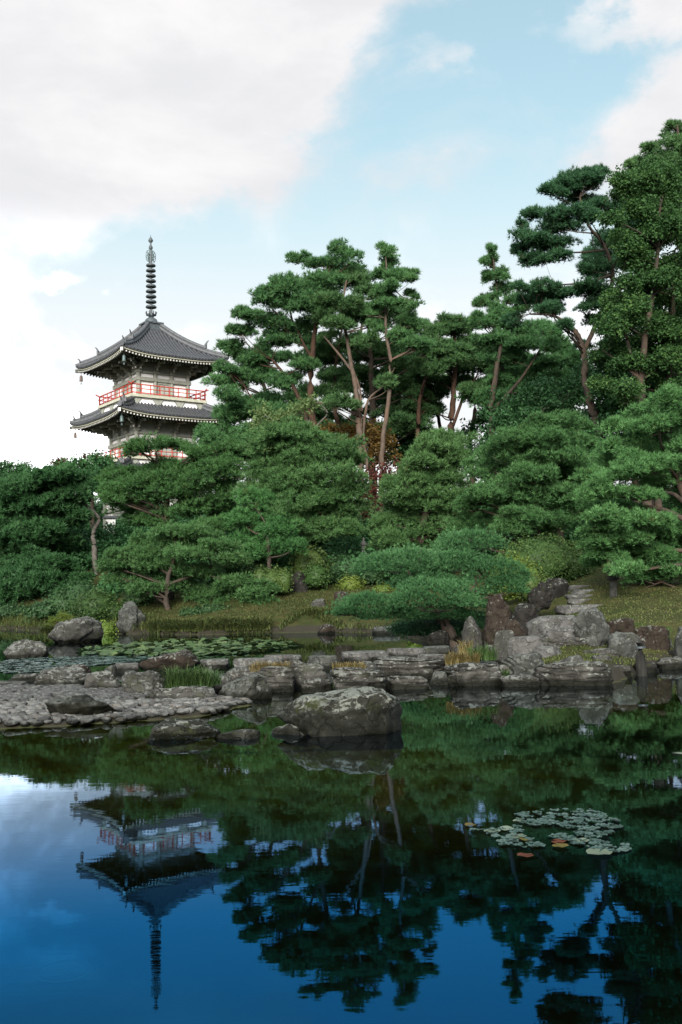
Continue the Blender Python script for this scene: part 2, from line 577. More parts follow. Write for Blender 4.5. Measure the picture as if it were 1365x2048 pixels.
M['grass_green'] = foliage('green_grass_blades', (0.0210, 0.0540, 0.0120), (0.0480, 0.1050, 0.0270), (0.0840, 0.1440, 0.0480))
M['grass_dry'] = foliage('dry_grass_blades', (0.0660, 0.0600, 0.0168), (0.1380, 0.1140, 0.0360), (0.1800, 0.1500, 0.0600))
M['reed'] = foliage('bank_reed_blades', (.026, .044, .011), (.055, .075, .02), (.105, .105, .036))
M['lily_blue'] = foliage('lily_leaf_grey', (0.0192, 0.0410, 0.0356), (0.0438, 0.0766, 0.0684), (0.0821, 0.1163, 0.1094), trans=.1, rough=.25)
M['lily_green'] = foliage('lily_leaf_green', (.018, .042, .014), (.045, .08, .026), (.085, .115, .042), trans=.1, rough=.4)
M['lily_yellow'] = foliage('lily_leaf_yellow', (0.0630, 0.0536, 0.0079), (0.0882, 0.0693, 0.0110), (0.0882, 0.0693, 0.0110), trans=.1, rough=.4)
M['lily_orange'] = foliage('lily_leaf_orange', (0.0655, 0.0202, 0.0050), (0.0806, 0.0252, 0.0076), (0.0806, 0.0252, 0.0076), trans=.1, rough=.4)
M['lily_pale'] = foliage('lily_leaf_pale', (0.0728, 0.1040, 0.0728), (0.1144, 0.1456, 0.1040), (0.1144, 0.1456, 0.1040), trans=.1, rough=.35)

# ------------------------------------------------------------------ ground, pond bed, water
def shore(pts):
    return [tuple(W(x, y)[:2]) for x, y in pts]


POND = shore([(-240, 1259), (0, 1258), (120, 1264), (235, 1268), (400, 1270), (555, 1266), (620, 1264), (690, 1265), (790, 1266),
              (850, 1283), (930, 1294), (1000, 1306), (1025, 1340), (1060, 1366), (1225, 1368), (1285, 1338), (1400, 1331)])
POND += [(11.0, 17.5), (13.0, 9.0), (10.0, 1.6), (-32, 1.6), (-38, 25), (-38, 54)]
BEACH = shore([(-90, 1372), (200, 1376), (330, 1394), (450, 1401), (508, 1408), (420, 1430), (230, 1447), (100, 1453), (-90, 1464)])
DYKE = [tuple((W(x, y) + Vector((0, 1.1, 0)))[:2]) for x, y in ((-160, 1372), (0, 1374), (160, 1376), (300, 1392), (440, 1397), (560, 1385), (660, 1380), (800, 1376), (1000, 1367), (1100, 1366))]


TOE = shore([(300, 1478), (560, 1476), (780, 1474)])


def seg_dist(px, py, poly, closed=True):
    d = np.full(px.shape, 1e9)
    n = len(poly)
    for i in range(n if closed else n - 1):
        ax, ay = poly[i]
        bx, by = poly[(i + 1) % n]
        vx, vy = bx - ax, by - ay
        t = np.clip(((px - ax) * vx + (py - ay) * vy) / (vx * vx + vy * vy + 1e-9), 0, 1)
        d = np.minimum(d, np.hypot(px - ax - t * vx, py - ay - t * vy))
    return d


def inside(px, py, poly):
    c = np.zeros(px.shape, dtype=bool)
    n = len(poly)
    for i in range(n):
        ax, ay = poly[i]
        bx, by = poly[(i + 1) % n]
        cond = (ay > py) != (by > py)
        xi = (bx - ax) * (py - ay) / ((by - ay) if by != ay else 1e-9) + ax
        c ^= cond & (px < xi)
    return c


def HH(x, y):
    """height of ground and pond bed"""
    x = np.atleast_1d(np.asarray(x, float))
    y = np.atleast_1d(np.asarray(y, float))
    s = seg_dist(x, y, POND)
    ins = inside(x, y, POND)
    hc = np.interp(y, [-50, 30, 38, 40, 43, 45, 48, 55, 65, 75, 110, 300, 3000], [.3, .2, .25, .62, 1.45, 1.65, 2.1, 3.2, 5.0, 6.4, 8.2, 9, 9])
    hr = np.interp(y, [-50, 15, 18, 20, 24, 35, 46, 60, 75, 110, 300, 3000], [.5, .1, .22, .4, .95, 2.0, 3.0, 4.9, 6.4, 8.2, 9, 9])
    k = np.clip((x / np.maximum(y, 5) - .08) / .1, 0, 1)
    k = k * k * (3 - 2 * k)
    hill = hc * (1 - k) + hr * k
    p = np.stack([x * .35, y * .35, x * 0], 1)
    bump = fnoise(p, 3, 3) * .10 * np.clip(s / 1.5, 0, 1) * np.clip(1.3 - y / 90, .4, 1)
    land = np.maximum(.05 + .22 * (1 - np.exp(-s / .5)), np.minimum(hill, .15 + .27 * s)) + bump
    bed = -np.minimum(1.25, .1 + .38 * s)
    db = seg_dist(x, y, BEACH)
    inb = inside(x, y, BEACH)
    bz = np.where(inb, np.minimum(.03 + .03 * db, .07), -.02 - .14 * db)
    toe = -.16 - .13 * seg_dist(x, y, TOE, False)
    bed = np.maximum(bed, toe)
    dd = seg_dist(x, y, DYKE, False)
    dz_ = -.06 - .5 * np.maximum(0, dd - .7)
    bed = np.maximum(np.maximum(bed, bz), dz_)
    bed = bed + fnoise(np.stack([x * 1.3, y * 1.3, x * 0], 1), 8, 2) * .025
    return np.where(ins, bed, np.maximum(land, np.where(inb, bz, -9)))


def H(x, y):
    return float(HH(x, y)[0])


def axis(parts):
    out = []
    for a, b, st in parts:
        out += list(np.arange(a, b, st))
    return np.array(out)


xs = axis([(-1500, -400, 220), (-400, -100, 40), (-100, -40, 6), (-40, -16, 1), (-16, 14, .22), (14, 40, 1), (40, 100, 6), (100, 400, 40), (400, 1600, 240)])
ys = axis([(-400, -60, 60), (-60, 0, 8), (0, 4, .8), (4, 30, .22), (30, 62, .5), (62, 110, 2), (110, 400, 25), (400, 2800, 240)])
gx, gy = np.meshgrid(xs, ys)
gz = HH(gx.ravel(), gy.ravel())
nx, ny = len(xs), len(ys)
idx = np.arange(nx * ny).reshape(ny, nx)
quads = np.stack([idx[:-1, :-1], idx[:-1, 1:], idx[1:, 1:], idx[1:, :-1]], -1).reshape(-1, 4)

m_, gg, out = mat('ground_soil_moss')
geo = gg.new('ShaderNodeNewGeometry')
pos = geo.outputs['Position']
sp = gg.new('ShaderNodeSeparateXYZ')
gg.link(pos, sp.inputs[0])
zc = sp.outputs[2]
na = gg.noise(pos, .9, 6, .62)
nb = gg.noise(pos, 6.0, 6, .65)
nc = gg.noise(pos, 2.3, 5, .6)
lawn = gg.mix(gg.sstep(na, .36, .62), (.026, .034, .01), (.052, .05, .018))
lawn = gg.mix(gg.m('MULTIPLY', gg.sstep(nb, .48, .66), .6), lawn, (.034, .024, .012))
lawn = gg.mix(gg.m('MULTIPLY', gg.sstep(nc, .52, .66), .75), lawn, (.026, .046, .01))
algae = gg.mix(gg.sstep(nc, .38, .6), (.085, .075, .02), (.12, .15, .03))
algae = gg.mix(gg.m('MULTIPLY', gg.sstep(nb, .5, .62), .5), algae, (.05, .042, .018))
deep_dark = gg.mix(nb, (.006, .007, .004), (.012, .014, .007))  # light lost with depth is put into this dark bed colour
bedc = gg.mix(gg.sstep(gg.m('ADD', zc, gg.m('MULTIPLY', na, .18)), -.55, -.12), deep_dark, algae)
bank = gg.mix(nb, (.018, .016, .011), (.038, .035, .027))
c = gg.mix(gg.sstep(zc, -.05, .03), bedc, bank)
c = gg.mix(gg.sstep(gg.m('ADD', zc, gg.m('MULTIPLY', nb, .1)), .24, .34), c, lawn)
principled(gg, out, c, .95, .1, nb, .5, .04)
M['ground'] = m_
ground = link('ground', np_mesh('ground', np.stack([gx.ravel(), gy.ravel(), gz], 1), quads, M['ground'], smooth=True))
tag(ground, 'sloping earth and moss ground of the garden around the pond', kind='structure')

# water: clear brownish water over the bed, Fresnel mirror tinted sky blue on top
m_, gg, out = mat('pond_water')
geo = gg.new('ShaderNodeNewGeometry')
pos = geo.outputs['Position']
wv = gg.noise(gg.scalev(pos, (.55, 1.6, 1)), 2.2, 3, .5)
wv2 = gg.noise(gg.scalev(pos, (1.0, 2.6, 1)), 6.5, 2, .5)
hgt = gg.m('ADD', gg.m('MULTIPLY', wv, .6), gg.m('MULTIPLY', wv2, .13))
rp = W(128, 1942)          # one rain-drop ring
sp = gg.new('ShaderNodeSeparateXYZ')
gg.link(pos, sp.inputs[0])
ddx = gg.m('SUBTRACT', sp.outputs[0], rp.x)
ddy = gg.m('SUBTRACT', sp.outputs[1], rp.y)
rr = gg.m('SQRT', gg.m('ADD', gg.m('MULTIPLY', ddx, ddx), gg.m('MULTIPLY', ddy, ddy)))
ring = gg.m('MULTIPLY', gg.m('SINE', gg.m('MULTIPLY', rr, 150)), gg.m('MULTIPLY', gg.sstep(rr, .085, .125), gg.sstep(rr, .155, .13)))
hgt = gg.m('ADD', hgt, gg.m('MULTIPLY', ring, .06))
bn = gg.new('ShaderNodeBump')
bn.inputs['Strength'].default_value = 1.0
bn.inputs['Distance'].default_value = .0007
gg.link(hgt, bn.inputs['Height'])
fr = gg.new('ShaderNodeFresnel')
fr.inputs['IOR'].default_value = 1.95
gg.link(bn.outputs[0], fr.inputs['Normal'])
lw = gg.new('ShaderNodeLayerWeight')      # facing: 0 looking straight down .. 1 grazing
gg.link(bn.outputs[0], lw.inputs['Normal'])
tintc = gg.mix(gg.sstep(lw.outputs['Facing'], .69, .90), (.03, .41, 1.0), (.85, .95, 1.0))  # blue of the reflected sky put into the mirror colour
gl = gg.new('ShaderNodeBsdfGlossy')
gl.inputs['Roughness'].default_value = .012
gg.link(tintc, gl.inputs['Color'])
gg.link(bn.outputs[0], gl.inputs['Normal'])
tb = gg.new('ShaderNodeBsdfTransparent')
tb.inputs['Color'].default_value = (.80, .82, .55, 1)
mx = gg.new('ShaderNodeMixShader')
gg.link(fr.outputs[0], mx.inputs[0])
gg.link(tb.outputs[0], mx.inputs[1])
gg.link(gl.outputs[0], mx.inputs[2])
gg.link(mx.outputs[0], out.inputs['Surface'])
M['water'] = m_
mb = MB()
mb.add([(-40, .8, 0), (15, .8, 0), (15, 62, 0), (-40, 62, 0)], [(0, 1, 2, 3)])
tag(mb.build('pond_water', M['water']), 'still dark pond mirroring the sky, trees and pagoda', kind='structure')


# ------------------------------------------------------------------ pagoda
def make_pagoda():
    top = P(303, 645, 75)
    ZB = 5.4
    ZS = -.2
    root = empty('pagoda', (top.x, top.y, ZB + ZS), rad(36))
    tag(root, 'three storey grey pagoda with red railings, dark tiled roofs and tall ringed spire', 'pagoda')
    sides = [Matrix.Rotation(k * PI / 2, 4, 'Z') for k in range(4)]

    def base():
        b = MB()
        b.box((0, 0, .35), (8.4, 8.4, .7))
        b.box((0, 0, .78), (7.6, 7.6, .16))
        for k in range(4):
            b.box((0, -4.5 + 0 * k, .2), (2.0, .8, .4), 0)
            break
        b.build('stone_base', M['granite'], root)
    base()

    def storey(zf, zt, hw, first=False):
        """plastered core with columns, beams, doors, brackets; z from zf to zt (local)"""
        b = MB()
        b.box((0, 0, (zf + zt) / 2), (2 * hw - .1, 2 * hw - .1, zt - zf))
        core = b.build('storey_wall', M['plaster'], root)
        zn = zf + (zt - zf) * .46          # tie beam
        zp = zf + (zt - zf) * .63          # head beam of the white strip
        for k in range(4):
            S = sides[k]
            for i in range(3):             # corner column + two intermediate
                x = -hw + i * (2 * hw / 3)
                c = MB()
                c.tube([(x, -hw, zf), (x, -hw, zt)], .165 if i == 0 else .15, 10)
                o = c.build('column', M['wood'], core)
                o.matrix_local = S
            bm_ = MB()
            bm_.box((0, -hw - .06, zn), (2 * hw + .42, .26, .26))
            bm_.box((0, -hw - .02, zp), (2 * hw + .1, .17, .12))
            bm_.box((0, -hw - .02, zf + .12), (2 * hw + .1, .2, .24))
            bm_.box((0, -hw - .02, zt - .09), (2 * hw + .2, .3, .18))
            o = bm_.build('tie_beam', M['wood'], core)
            o.matrix_local = S
            pm = MB()
            for i in range(3):
                x = (-1 + i) * 2 * hw / 3
                pm.box((x, -hw + .03, (zp + .06 + zt - .18) / 2), (2 * hw / 3 - .3, .06, zt - .24 - zp))
            o = pm.build('upper_panel', M['panel'], core)
            o.matrix_local = S
            dm = MB()
            dwid = 2 * hw / 3 - .34
            dm.box((0, -hw + .02, (zf + zn) / 2), (dwid, .1, zn - zf - .3))
            for s in (-1, 1):
                dm.box((s * (dwid / 2 - .05), -hw - .04, (zf + zn) / 2), (.1, .1, zn - zf - .32), 1)
            dm.box((0, -hw - .045, zn - .22), (dwid - .2, .1, .12), 1)
            dm.box((0, -hw - .045, (zf + zn) / 2), (.06, .1, zn - zf - .5), 1)
            o = dm.build('door', [M['panel'], M['wood']], core)
            o.matrix_local = S
        return core

    def roof(ze, zt, he, ht, hw, lift=.5, name='roof'):
        """ze: height of eave at mid side; he: half side at the eave; zt/ht: top edge"""
        def surf(x, v):
            wv_ = he + (ht - he) * v
            u = min(1.0, abs(x) / wv_)
            z = ze + .36 + (zt - ze - .36) * (.52 * v + .48 * v * v) + lift * u ** 3.2 * (1 - v) ** 1.6
            return wv_, z
        NV, NU = 10, 24
        b = MB()
        for k in range(4):
            vs, fs = [], []
            for j in range(NV + 1):
                v = j / NV
                for i in range(NU + 1):
                    u = -1 + 2 * i / NU
                    wv_ = he + (ht - he) * v
                    y, z = surf(u * wv_, v)
                    vs.append(sides[k] @ Vector((u * wv_, -y, z)))
            for j in range(NV):
                for i in range(NU):
                    a = j * (NU + 1) + i
                    fs.append((a, a + 1, a + NU + 2, a + NU + 1))
            b.add(vs, fs, 0, True)
        r = b.build(name, M['tile'], root)
        # round tile rows
        for k in range(4):
            t = MB()
            n = int(2 * he / .27)
            for q in range(n + 1):
                x = -he + .1 + q * (2 * he - .2) / n
                vmax = 1.0 if abs(x) <= ht else (he - abs(x)) / (he - ht)
                if vmax < .03:
                    continue
                pts = []
                m = max(3, int(9 * vmax))
                for j in range(m + 1):
                    v = vmax * j / m
                    y, z = surf(x, v)
                    pts.append((x, -y - (.03 if j == 0 else 0), z + .015))
                t.tube(pts, .078, 6, 0, True)
            o = t.build('tile_rows', M['tile_row'], r)
            o.matrix_local = sides[k]
        # hip ridges with two ornaments each
        for k in range(4):
            t = MB()
            pts = []
            for j in range(13):
                v = j / 12
                wv_ = he + (ht - he) * v
                y, z = surf(wv_, v)
                pts.append(Vector((-y, -y, z)))
            lo = [p + Vector((0, 0, .12)) for p in pts]
            t.tube(lo, .17, 8)
            t.tube([p + Vector((0, 0, .3)) for p in pts[1:]], .11, 8)
            up = [p + Vector((0, 0, .42)) for p in pts[4:]]
            t.tube(up, .15, 8)
            o = t.build('hip_ridge', M['ridge'], r)
            o.matrix_local = sides[k]
            d = Vector((-1, -1, 0)).normalized()
            for p, sc_ in ((pts[0] + Vector((.25, .25, .12)), .75), (pts[4] + Vector((0, 0, .40)), .78)):
                om = MB()
                Mx = Matrix.Rotation(rad(45), 3, 'Z')
                om.box(p + Vector((0, 0, .16 * sc_)), (.46 * sc_, .14 * sc_, .42 * sc_), 0, Matrix.Rotation(rad(-45), 3, 'Z'))
                om.tube([p + Vector((0, 0, .3 * sc_)), p + d * .05 + Vector((0, 0, .48 * sc_)), p + d * .17 * sc_ + Vector((0, 0, .66 * sc_)), p + d * .34 * sc_ + Vector((0, 0, .75 * sc_))],
                        [.13 * sc_, .09 * sc_, .06 * sc_, .035 * sc_], 7)
                o = om.build('ridge_ornament', M['ridge'], r)
                o.matrix_local = sides[k]
        # eave edge: cream band, white rafter band and boards following the curve

        def ez(x, y):
            """underside height: rises inwards, lifts to the corners"""
            u = min(1.0, abs(x) / max(y, .1))
            f = max(0, (y - hw)) / (he - hw)
            return ze + .16 * (he - y) + lift * u ** 3.2 * f ** 1.5
        for k in range(4):
            t = MB()
            N = 24
            for (d0, z0, d1, z1, mi) in ((.10, .20, .0, .30, 1), (.02, .30, -.02, .37, 0), (.2, .08, .1, .20, 2)):
                vs, fs = [], []
                for i in range(N + 1):
                    u = -1 + 2 * i / N
                    for (dd_, zz) in ((d0, z0), (d0, z1), (d0 + .12, z1), (d0 + .12, z0)):
                        y = he - dd_
                        vs.append((u * y, -y, ez(u * he, he) + zz))
                for i in range(N):
                    for q in range(4):
                        a = i * 4 + q
                        b2 = i * 4 + (q + 1) % 4
                        fs.append((a, b2, b2 + 4, a + 4))
                t.add(vs, fs, mi, False)
            o = t.build('eave_fascia', [M['ridge'], M['cream'], M['wood_dark']], r)
            o.matrix_local = sides[k]
            # soffit board
            t = MB()
            vs, fs = [], []
            for j in range(7):
                y = he - .12 + (hw - he + .0) * j / 6
                for i in range(N + 1):
                    u = -1 + 2 * i / N
                    vs.append((u * y, -y, ez(u * y, y) + .13))
            for j in range(6):
                for i in range(N):
                    a = j * (N + 1) + i
                    fs.append((a, a + N + 1, a + N + 2, a + 1))
            t.add(vs, fs, 0, True)
            o = t.build('soffit', M['wood'], r)
            o.matrix_local = sides[k]
            # two tiers of rafters with white painted ends
            t = MB()
            n = int(2 * he / .25)
            for q in range(n + 1):
                x = -he + .12 + q * (2 * he - .24) / n
                y0 = max(hw, abs(x) + .02)
                y1 = he - .05
                if y1 - y0 > .12:
                    yi = max(y0, he - 1.15)
                    t.bar((x, -yi, ez(x, yi) + .07), (x, -y1, ez(x, y1) + .06), .085, .105, 0, 1)
                yb = he - .95
                if yb - y0 > .15:
                    t.bar((x, -y0, ez(x, y0) - .05), (x, -yb, ez(x, yb) - .06), .085, .105, 0, 1)
            o = t.build('rafters', [M['wood_dark'], M['white']], r)
            o.matrix_local = sides[k]
            # corner rafter and wind bell
            t = MB()
            yc, yw = he + .03, hw
            t.bar((-yw, -yw, ez(yw, yw) - .1), (-yc, -yc, ez(he, he) + .08), .2, .24, 0, 1)
            o = t.build('corner_rafter', [M['wood_dark'], M['white']], r)
            o.matrix_local = sides[k]
            t = MB()
            zz = ez(he, he)
            cx = -he + .28
            t.tube([(cx, cx, zz + .02), (cx, cx, zz - .3)], .015, 5)
            t.lathe((cx, cx, zz - .72), [(.145, 0), (.125, .05), (.115, .3), (.1, .38), (.05, .43), (.02, .46)], 12)
            t.tube([(cx, cx, zz - .72), (cx, cx, zz - .85)], .012, 5)
            t.box((cx, cx, zz - .9), (.12, .02, .14))
            o = t.build('wind_bell', M['bronze'] if k == 0 else M['bell'], r)
            o.matrix_local = sides[k]
        # bracket sets over each column, three steps with white arm ends
        zt_w = ez(0, hw) - .1
        for k in range(4):
            for i in range(4):
                t = MB()
                x = -hw + i * 2 * hw / 3
                corner = i == 0
                if i == 3:
                    continue
                d = Vector((-1, -1, 0)).normalized() if corner else Vector((0, -1, 0))
                side = Vector((-d.y, d.x, 0))
                o0 = Vector((x, -hw, 0))
                zs = zt_w - .78
                t.box(o0 + Vector((0, 0, zs + .05)), (.4, .4, .2))
                dirs = [d] if not corner else [d, Vector((-1, 0, 0)), Vector((0, -1, 0))]
                for dd_ in dirs:
                    sd = Vector((-dd_.y, dd_.x, 0))
                    for s in range(3):
                        L = .36 * (s + 1) * (1.35 if corner and dd_ is d else 1)
                        z = zs + .2 + s * .2
                        e = o0 + dd_ * L + Vector((0, 0, z))
                        t.bar(o0 - dd_ * .1 + Vector((0, 0, z)), e + dd_ * .1, .12, .13, 0, 1 if s != 1 else 0)
                        if s == 2:
                            for s2 in (-1, 1):
                                t.bar(e, e + sd * (s2 * .24), .09, .1, 0)
                                t.box(e + sd * (s2 * .19) + Vector((0, 0, .1)), (.14, .14, .1), 0)
                        t.box(e + Vector((0, 0, .13)), (.19, .19, .12), 0)
                    # slanting tail lever
                    t.bar(o0 + Vector((0, 0, zs + .95)), o0 + dd_ * 1.5 + Vector((0, 0, zs + .52)), .13, .17, 0, 1)
                o = t.build('bracket_set', [M['wood'], M['white']], r)
                o.matrix_local = sides[k]
        return r

    def balcony(zf, hb, hw):
        """white waist band, cream floor edge, red railing"""
        b = MB()
        b.box((0, 0, zf - .1), (2 * hb, 2 * hb, .2), 0)
        b.box((0, 0, zf - .5), (2 * hb - .5, 2 * hb - .5, .6), 1)
        for k in range(4):
            for i in range(4):
                x = (-1.5 + i) * (2 * hb - .9) / 3
                p = sides[k] @ Vector((x, -hb + .22, zf - .36))
                vs = [sides[k] @ Vector((x + a, -hb + .16 + bb, zf + c)) for c, hw_ in ((-.2, .45), (-.68, .16)) for a in (-hw_, hw_) for bb in (0, .12)]
                b.add(vs, [(0, 1, 3, 2), (4, 6, 7, 5), (0, 4, 5, 1), (2, 3, 7, 6), (0, 2, 6, 4), (1, 5, 7, 3)], 2)
        bal = b.build('balcony', [M['cream'], M['plaster'], M['wood']], root)
        for k in range(4):
            t = MB()
            y = -hb + .12
            n = 8
            for i in range(n + 1):
                x = -hb + .12 + i * (2 * hb - .24) / n
                corner = i in (0, n)
                t.box((x, y, zf + .36), (.09 if corner else .055,) * 2 + (.72,))
            for z, ext, th in ((.12, .0, .10), (.42, .12, .08), (.72, .3, .10)):
                t.tube([(-hb + .12 - ext, y, zf + z + ext * .4), (-hb + .12, y, zf + z), (hb - .12, y, zf + z), (hb - .12 + ext, y, zf + z + ext * .4)], th / 2 - .004, 6)
            o = t.build('railing', M['red'], bal)
            o.matrix_local = sides[k]
        return bal

    z = lambda a: a - ZB
    # storey 1
    storey(z(6.3), z(9.75), 2.65)
    roof(z(9.6), z(11.1), 5.0, 3.0, 2.65, .36)
    balcony(z(11.45), 3.45, 2.3)
    storey(z(11.4), z(14.42), 2.3)
    roof(z(14.02), z(15.42), 4.62, 2.75, 2.3, .34)
    balcony(z(16.0), 3.07, 2.0)
    storey(z(16.0), z(18.95), 2.0)
    roof(z(18.4), z(21.65), 4.28, .5, 2.0, .34)
    # finial
    zr = z(21.55)
    b = MB()
    b.box((0, 0, zr + .27), (1.2, 1.2, .5))
    b.box((0, 0, zr + .57), (1.42, 1.42, .12))
    b.box((0, 0, zr + .02), (1.3, 1.3, .1))
    b.tube([(0, 0, zr + .6), (0, 0, z(28.55))], [.1, .06], 10)
    fin = b.build('spire', M['bronze_dark'], root)
    b = MB()
    b.lathe((0, 0, zr + .63), [(.52, 0), (.5, .12), (.42, .3), (.26, .42), (.15, .48)], 20)
    b.build('inverted_bowl', M['bronze_dark'], fin)
    b = MB()
    b.lathe((0, 0, zr + 1.1), [(.14, 0), (.2, .05), (.38, .2), (.34, .2), (.12, .08)], 16)
    for k in range(8):
        a = k * PI / 4
        d = Vector((math.cos(a), math.sin(a), 0))
        p = Vector((0, 0, zr + 1.25))
        b.tube([p + d * .2, p + d * .36 + Vector((0, 0, .06)), p + d * .42 + Vector((0, 0, .2)), p + d * .34 + Vector((0, 0, .3))], [.07, .08, .06, .03], 6)
    b.build('lotus_petals', M['bronze_dark'], fin)
    for k in range(9):
        b = MB()
        zk = z(23.42) + k * .405
        R = .41 - .006 * k
        b.lathe((0, 0, zk), [(R - .1, -.07), (R, -.03), (R + .01, .05), (R - .05, .12), (R - .11, .11), (R - .06, .04), (R - .1, -.05)], 24)
        for q in range(6):
            a = q * PI / 3
            b.bar((.05 * math.cos(a), .05 * math.sin(a), zk + .02), ((R - .05) * math.cos(a), (R - .05) * math.sin(a), zk + .02), .045, .05)
        b.lathe((0, 0, zk), [(.11, -.09), (.13, 0), (.11, .12)], 12)
        b.build('spire_ring', M['bronze_dark'], fin)
    b = MB()
    zs = z(26.98)
    for k in range(4):
        a = k * PI / 2 + PI / 4 * 0
        d = Vector((math.cos(a), math.sin(a), 0))
        outl = [(.08, 0), (.3, .02), (.37, .16), (.4, .4), (.38, .66), (.28, .84), (.15, .9), (.08, .8)]
        b.tube([d * r_ + Vector((0, 0, zs + h_)) for r_, h_ in outl], .026, 5)
        for (r1, h1, r2, h2) in ((.08, .1, .36, .3), (.08, .3, .39, .5), (.08, .5, .36, .72), (.3, .06, .12, .4), (.38, .3, .12, .65), (.2, .03, .28, .84), (.33, .45, .1, .8)):
            b.tube([d * r1 + Vector((0, 0, zs + h1)), d * r2 + Vector((0, 0, zs + h2))], .018, 5)
    b.build('openwork_flame', M['bronze'], fin)
    b = MB()
    b.lathe((0, 0, z(27.9)), [(.07, 0), (.15, .12), (.16, .2), (.12, .32), (.06, .4), (.06, .55), (.17, .68), (.19, .76), (.13, .88), (.03, 1.02), (.01, 1.2)], 14)
    b.build('jewel', M['bronze_dark'], fin)
    return root


make_pagoda()

# ------------------------------------------------------------------ foliage builders
class Leaves:
    """many small needle tufts or leaves, gathered into one crown mesh"""

    def __init__(self, seed):
        self.r = np.random.default_rng(seed)
        self.V, self.F, self.T, self.n = [], [], [], 0

    def lobes(self, c, rx, ry, rz, lr, cover=1.5):
        r = self.r
        lr = min(lr, rx * .8, ry * .9)
        nl = int(max(5, cover * 2.3 * rx * ry / lr ** 2 + 3))
        a = r.random(nl) * 2 * PI
        q = np.sqrt(r.random(nl)) * 1.12
        q[0] = 0
        ph = r.random(3) * 6.28
        wob = 1 + .16 * np.sin(3 * a + ph[0]) + .1 * np.sin(5 * a + ph[1])
        x = q * np.cos(a) * np.maximum(rx - lr * .55, rx * .2) * wob
        y = q * np.sin(a) * np.maximum(ry - lr * .55, ry * .2) * wob
        lz = np.minimum(lr * .6, rz * .8)
        z = np.sqrt(np.maximum(0, 1 - q ** 2)) * np.maximum(rz - lz * .8, 0) * (1.05 - 1.75 * r.random(nl) ** 1.5) + r.normal(size=nl) * .2 * rz + (x * r.normal() * .13 + y * r.normal() * .1)
        rr = lr * (.42 + .78 * r.random(nl)) * (1.05 - .35 * np.minimum(q, 1.0))
        C_ = np.stack([x + c[0], y + c[1], z + c[2]], 1)
        S_ = np.stack([rr, rr, np.full(nl, lz) * (.8 + .4 * r.random(nl))], 1)
        return C_, S_

    def shell(self, C_, S_, dens, lo=-.35, inner=.55):
        r = self.r
        n = np.maximum(6, (dens * PI * S_[:, 0] * S_[:, 1] * 1.3)).astype(int)
        i = np.repeat(np.arange(len(C_)), n)
        N = len(i)
        uz = lo + (1 - lo) * r.random(N)
        a = r.random(N) * 2 * PI
        h = np.sqrt(np.maximum(0, 1 - uz ** 2))
        u = np.stack([h * np.cos(a), h * np.sin(a), uz], 1)
        rad_ = inner + (1 - inner) * r.random(N) ** .6
        rad_ = np.where(r.random(N) < .05, 1.0 + .3 * r.random(N), rad_)
        P_ = C_[i] + u * S_[i] * rad_[:, None]
        lt = r.random(len(C_))
        t = .04 + .3 * lt[i] + .62 * r.random(N)
        return P_, u, t

    def needles(self, P_, u, t, L, wd, nb, up=.45, spread=.5):
        r = self.r
        N = len(P_)
        d0 = u + np.array([0, 0, up])
        d0 /= np.linalg.norm(d0, axis=1)[:, None] + 1e-9
        d = np.repeat(d0, nb, 0) + r.normal(size=(N * nb, 3)) * spread
        d /= np.linalg.norm(d, axis=1)[:, None] + 1e-9
        s = np.cross(d, r.normal(size=(N * nb, 3)))
        s /= np.linalg.norm(s, axis=1)[:, None] + 1e-9
        ln = L * (.65 + .6 * r.random(N * nb))[:, None]
        c = np.repeat(P_, nb, 0)
        w_ = wd * .5
        V = np.stack([c - s * w_, c + s * w_, c + d * ln], 1).reshape(-1, 3)
        F_ = np.arange(N * nb * 3).reshape(-1, 3) + self.n
        self._put(V, F_, np.repeat(t, nb * 3))

    def leaves(self, P_, u, t, L, wd, nb=1, jit=.0, flat=.5):
        r = self.r
        if nb > 1:
            P_ = np.repeat(P_, nb, 0) + r.normal(size=(len(P_) * nb, 3)) * jit
            u = np.repeat(u, nb, 0)
            t = np.clip(np.repeat(t, nb) + r.normal(size=len(P_)) * .08, 0, 1)
        N = len(P_)
        nrm = u * .6 + np.array([0, 0, flat]) + r.normal(size=(N, 3)) * .55
        nrm /= np.linalg.norm(nrm, axis=1)[:, None] + 1e-9
        a = np.cross(nrm, r.normal(size=(N, 3)))
        a /= np.linalg.norm(a, axis=1)[:, None] + 1e-9
        b = np.cross(nrm, a)
        ln = (L * (.6 + .7 * r.random(N)) * .5)[:, None]
        w_ = ln * (wd / L)
        V = np.stack([P_ - a * ln, P_ - b * w_ + nrm * w_ * .3, P_ + a * ln, P_ + b * w_ + nrm * w_ * .3], 1).reshape(-1, 3)
        o = np.arange(N)[:, None] * 4 + self.n
        F_ = np.concatenate([o + np.array([[0, 1, 2]]), o + np.array([[0, 2, 3]])], 0)
        self._put(V, F_, np.repeat(t, 4))

    def blob(self, c, s, seed, amp=.12, t=.35):
        """lumpy leafy mass filling a clipped bush"""
        nu, nv = 20, 12
        uu, vv = np.meshgrid(np.linspace(0, 2 * PI, nu, endpoint=False), np.linspace(-PI / 2, PI / 2, nv))
        p = np.stack([np.cos(vv) * np.cos(uu), np.cos(vv) * np.sin(uu), np.sin(vv)], -1).reshape(-1, 3)
        k = 1 + amp * fnoise(p * 2.3, seed, 2)
        V = p * np.array(s) * k[:, None] + np.array(c)
        ii = np.arange(nu * nv).reshape(nv, nu)
        jj = np.roll(ii, -1, 1)
        F_ = np.concatenate([np.stack([ii[:-1], jj[:-1], jj[1:]], -1).reshape(-1, 3), np.stack([ii[:-1], jj[1:], ii[1:]], -1).reshape(-1, 3)], 0)
        self._put(V, F_ + self.n, np.full(len(V), t))

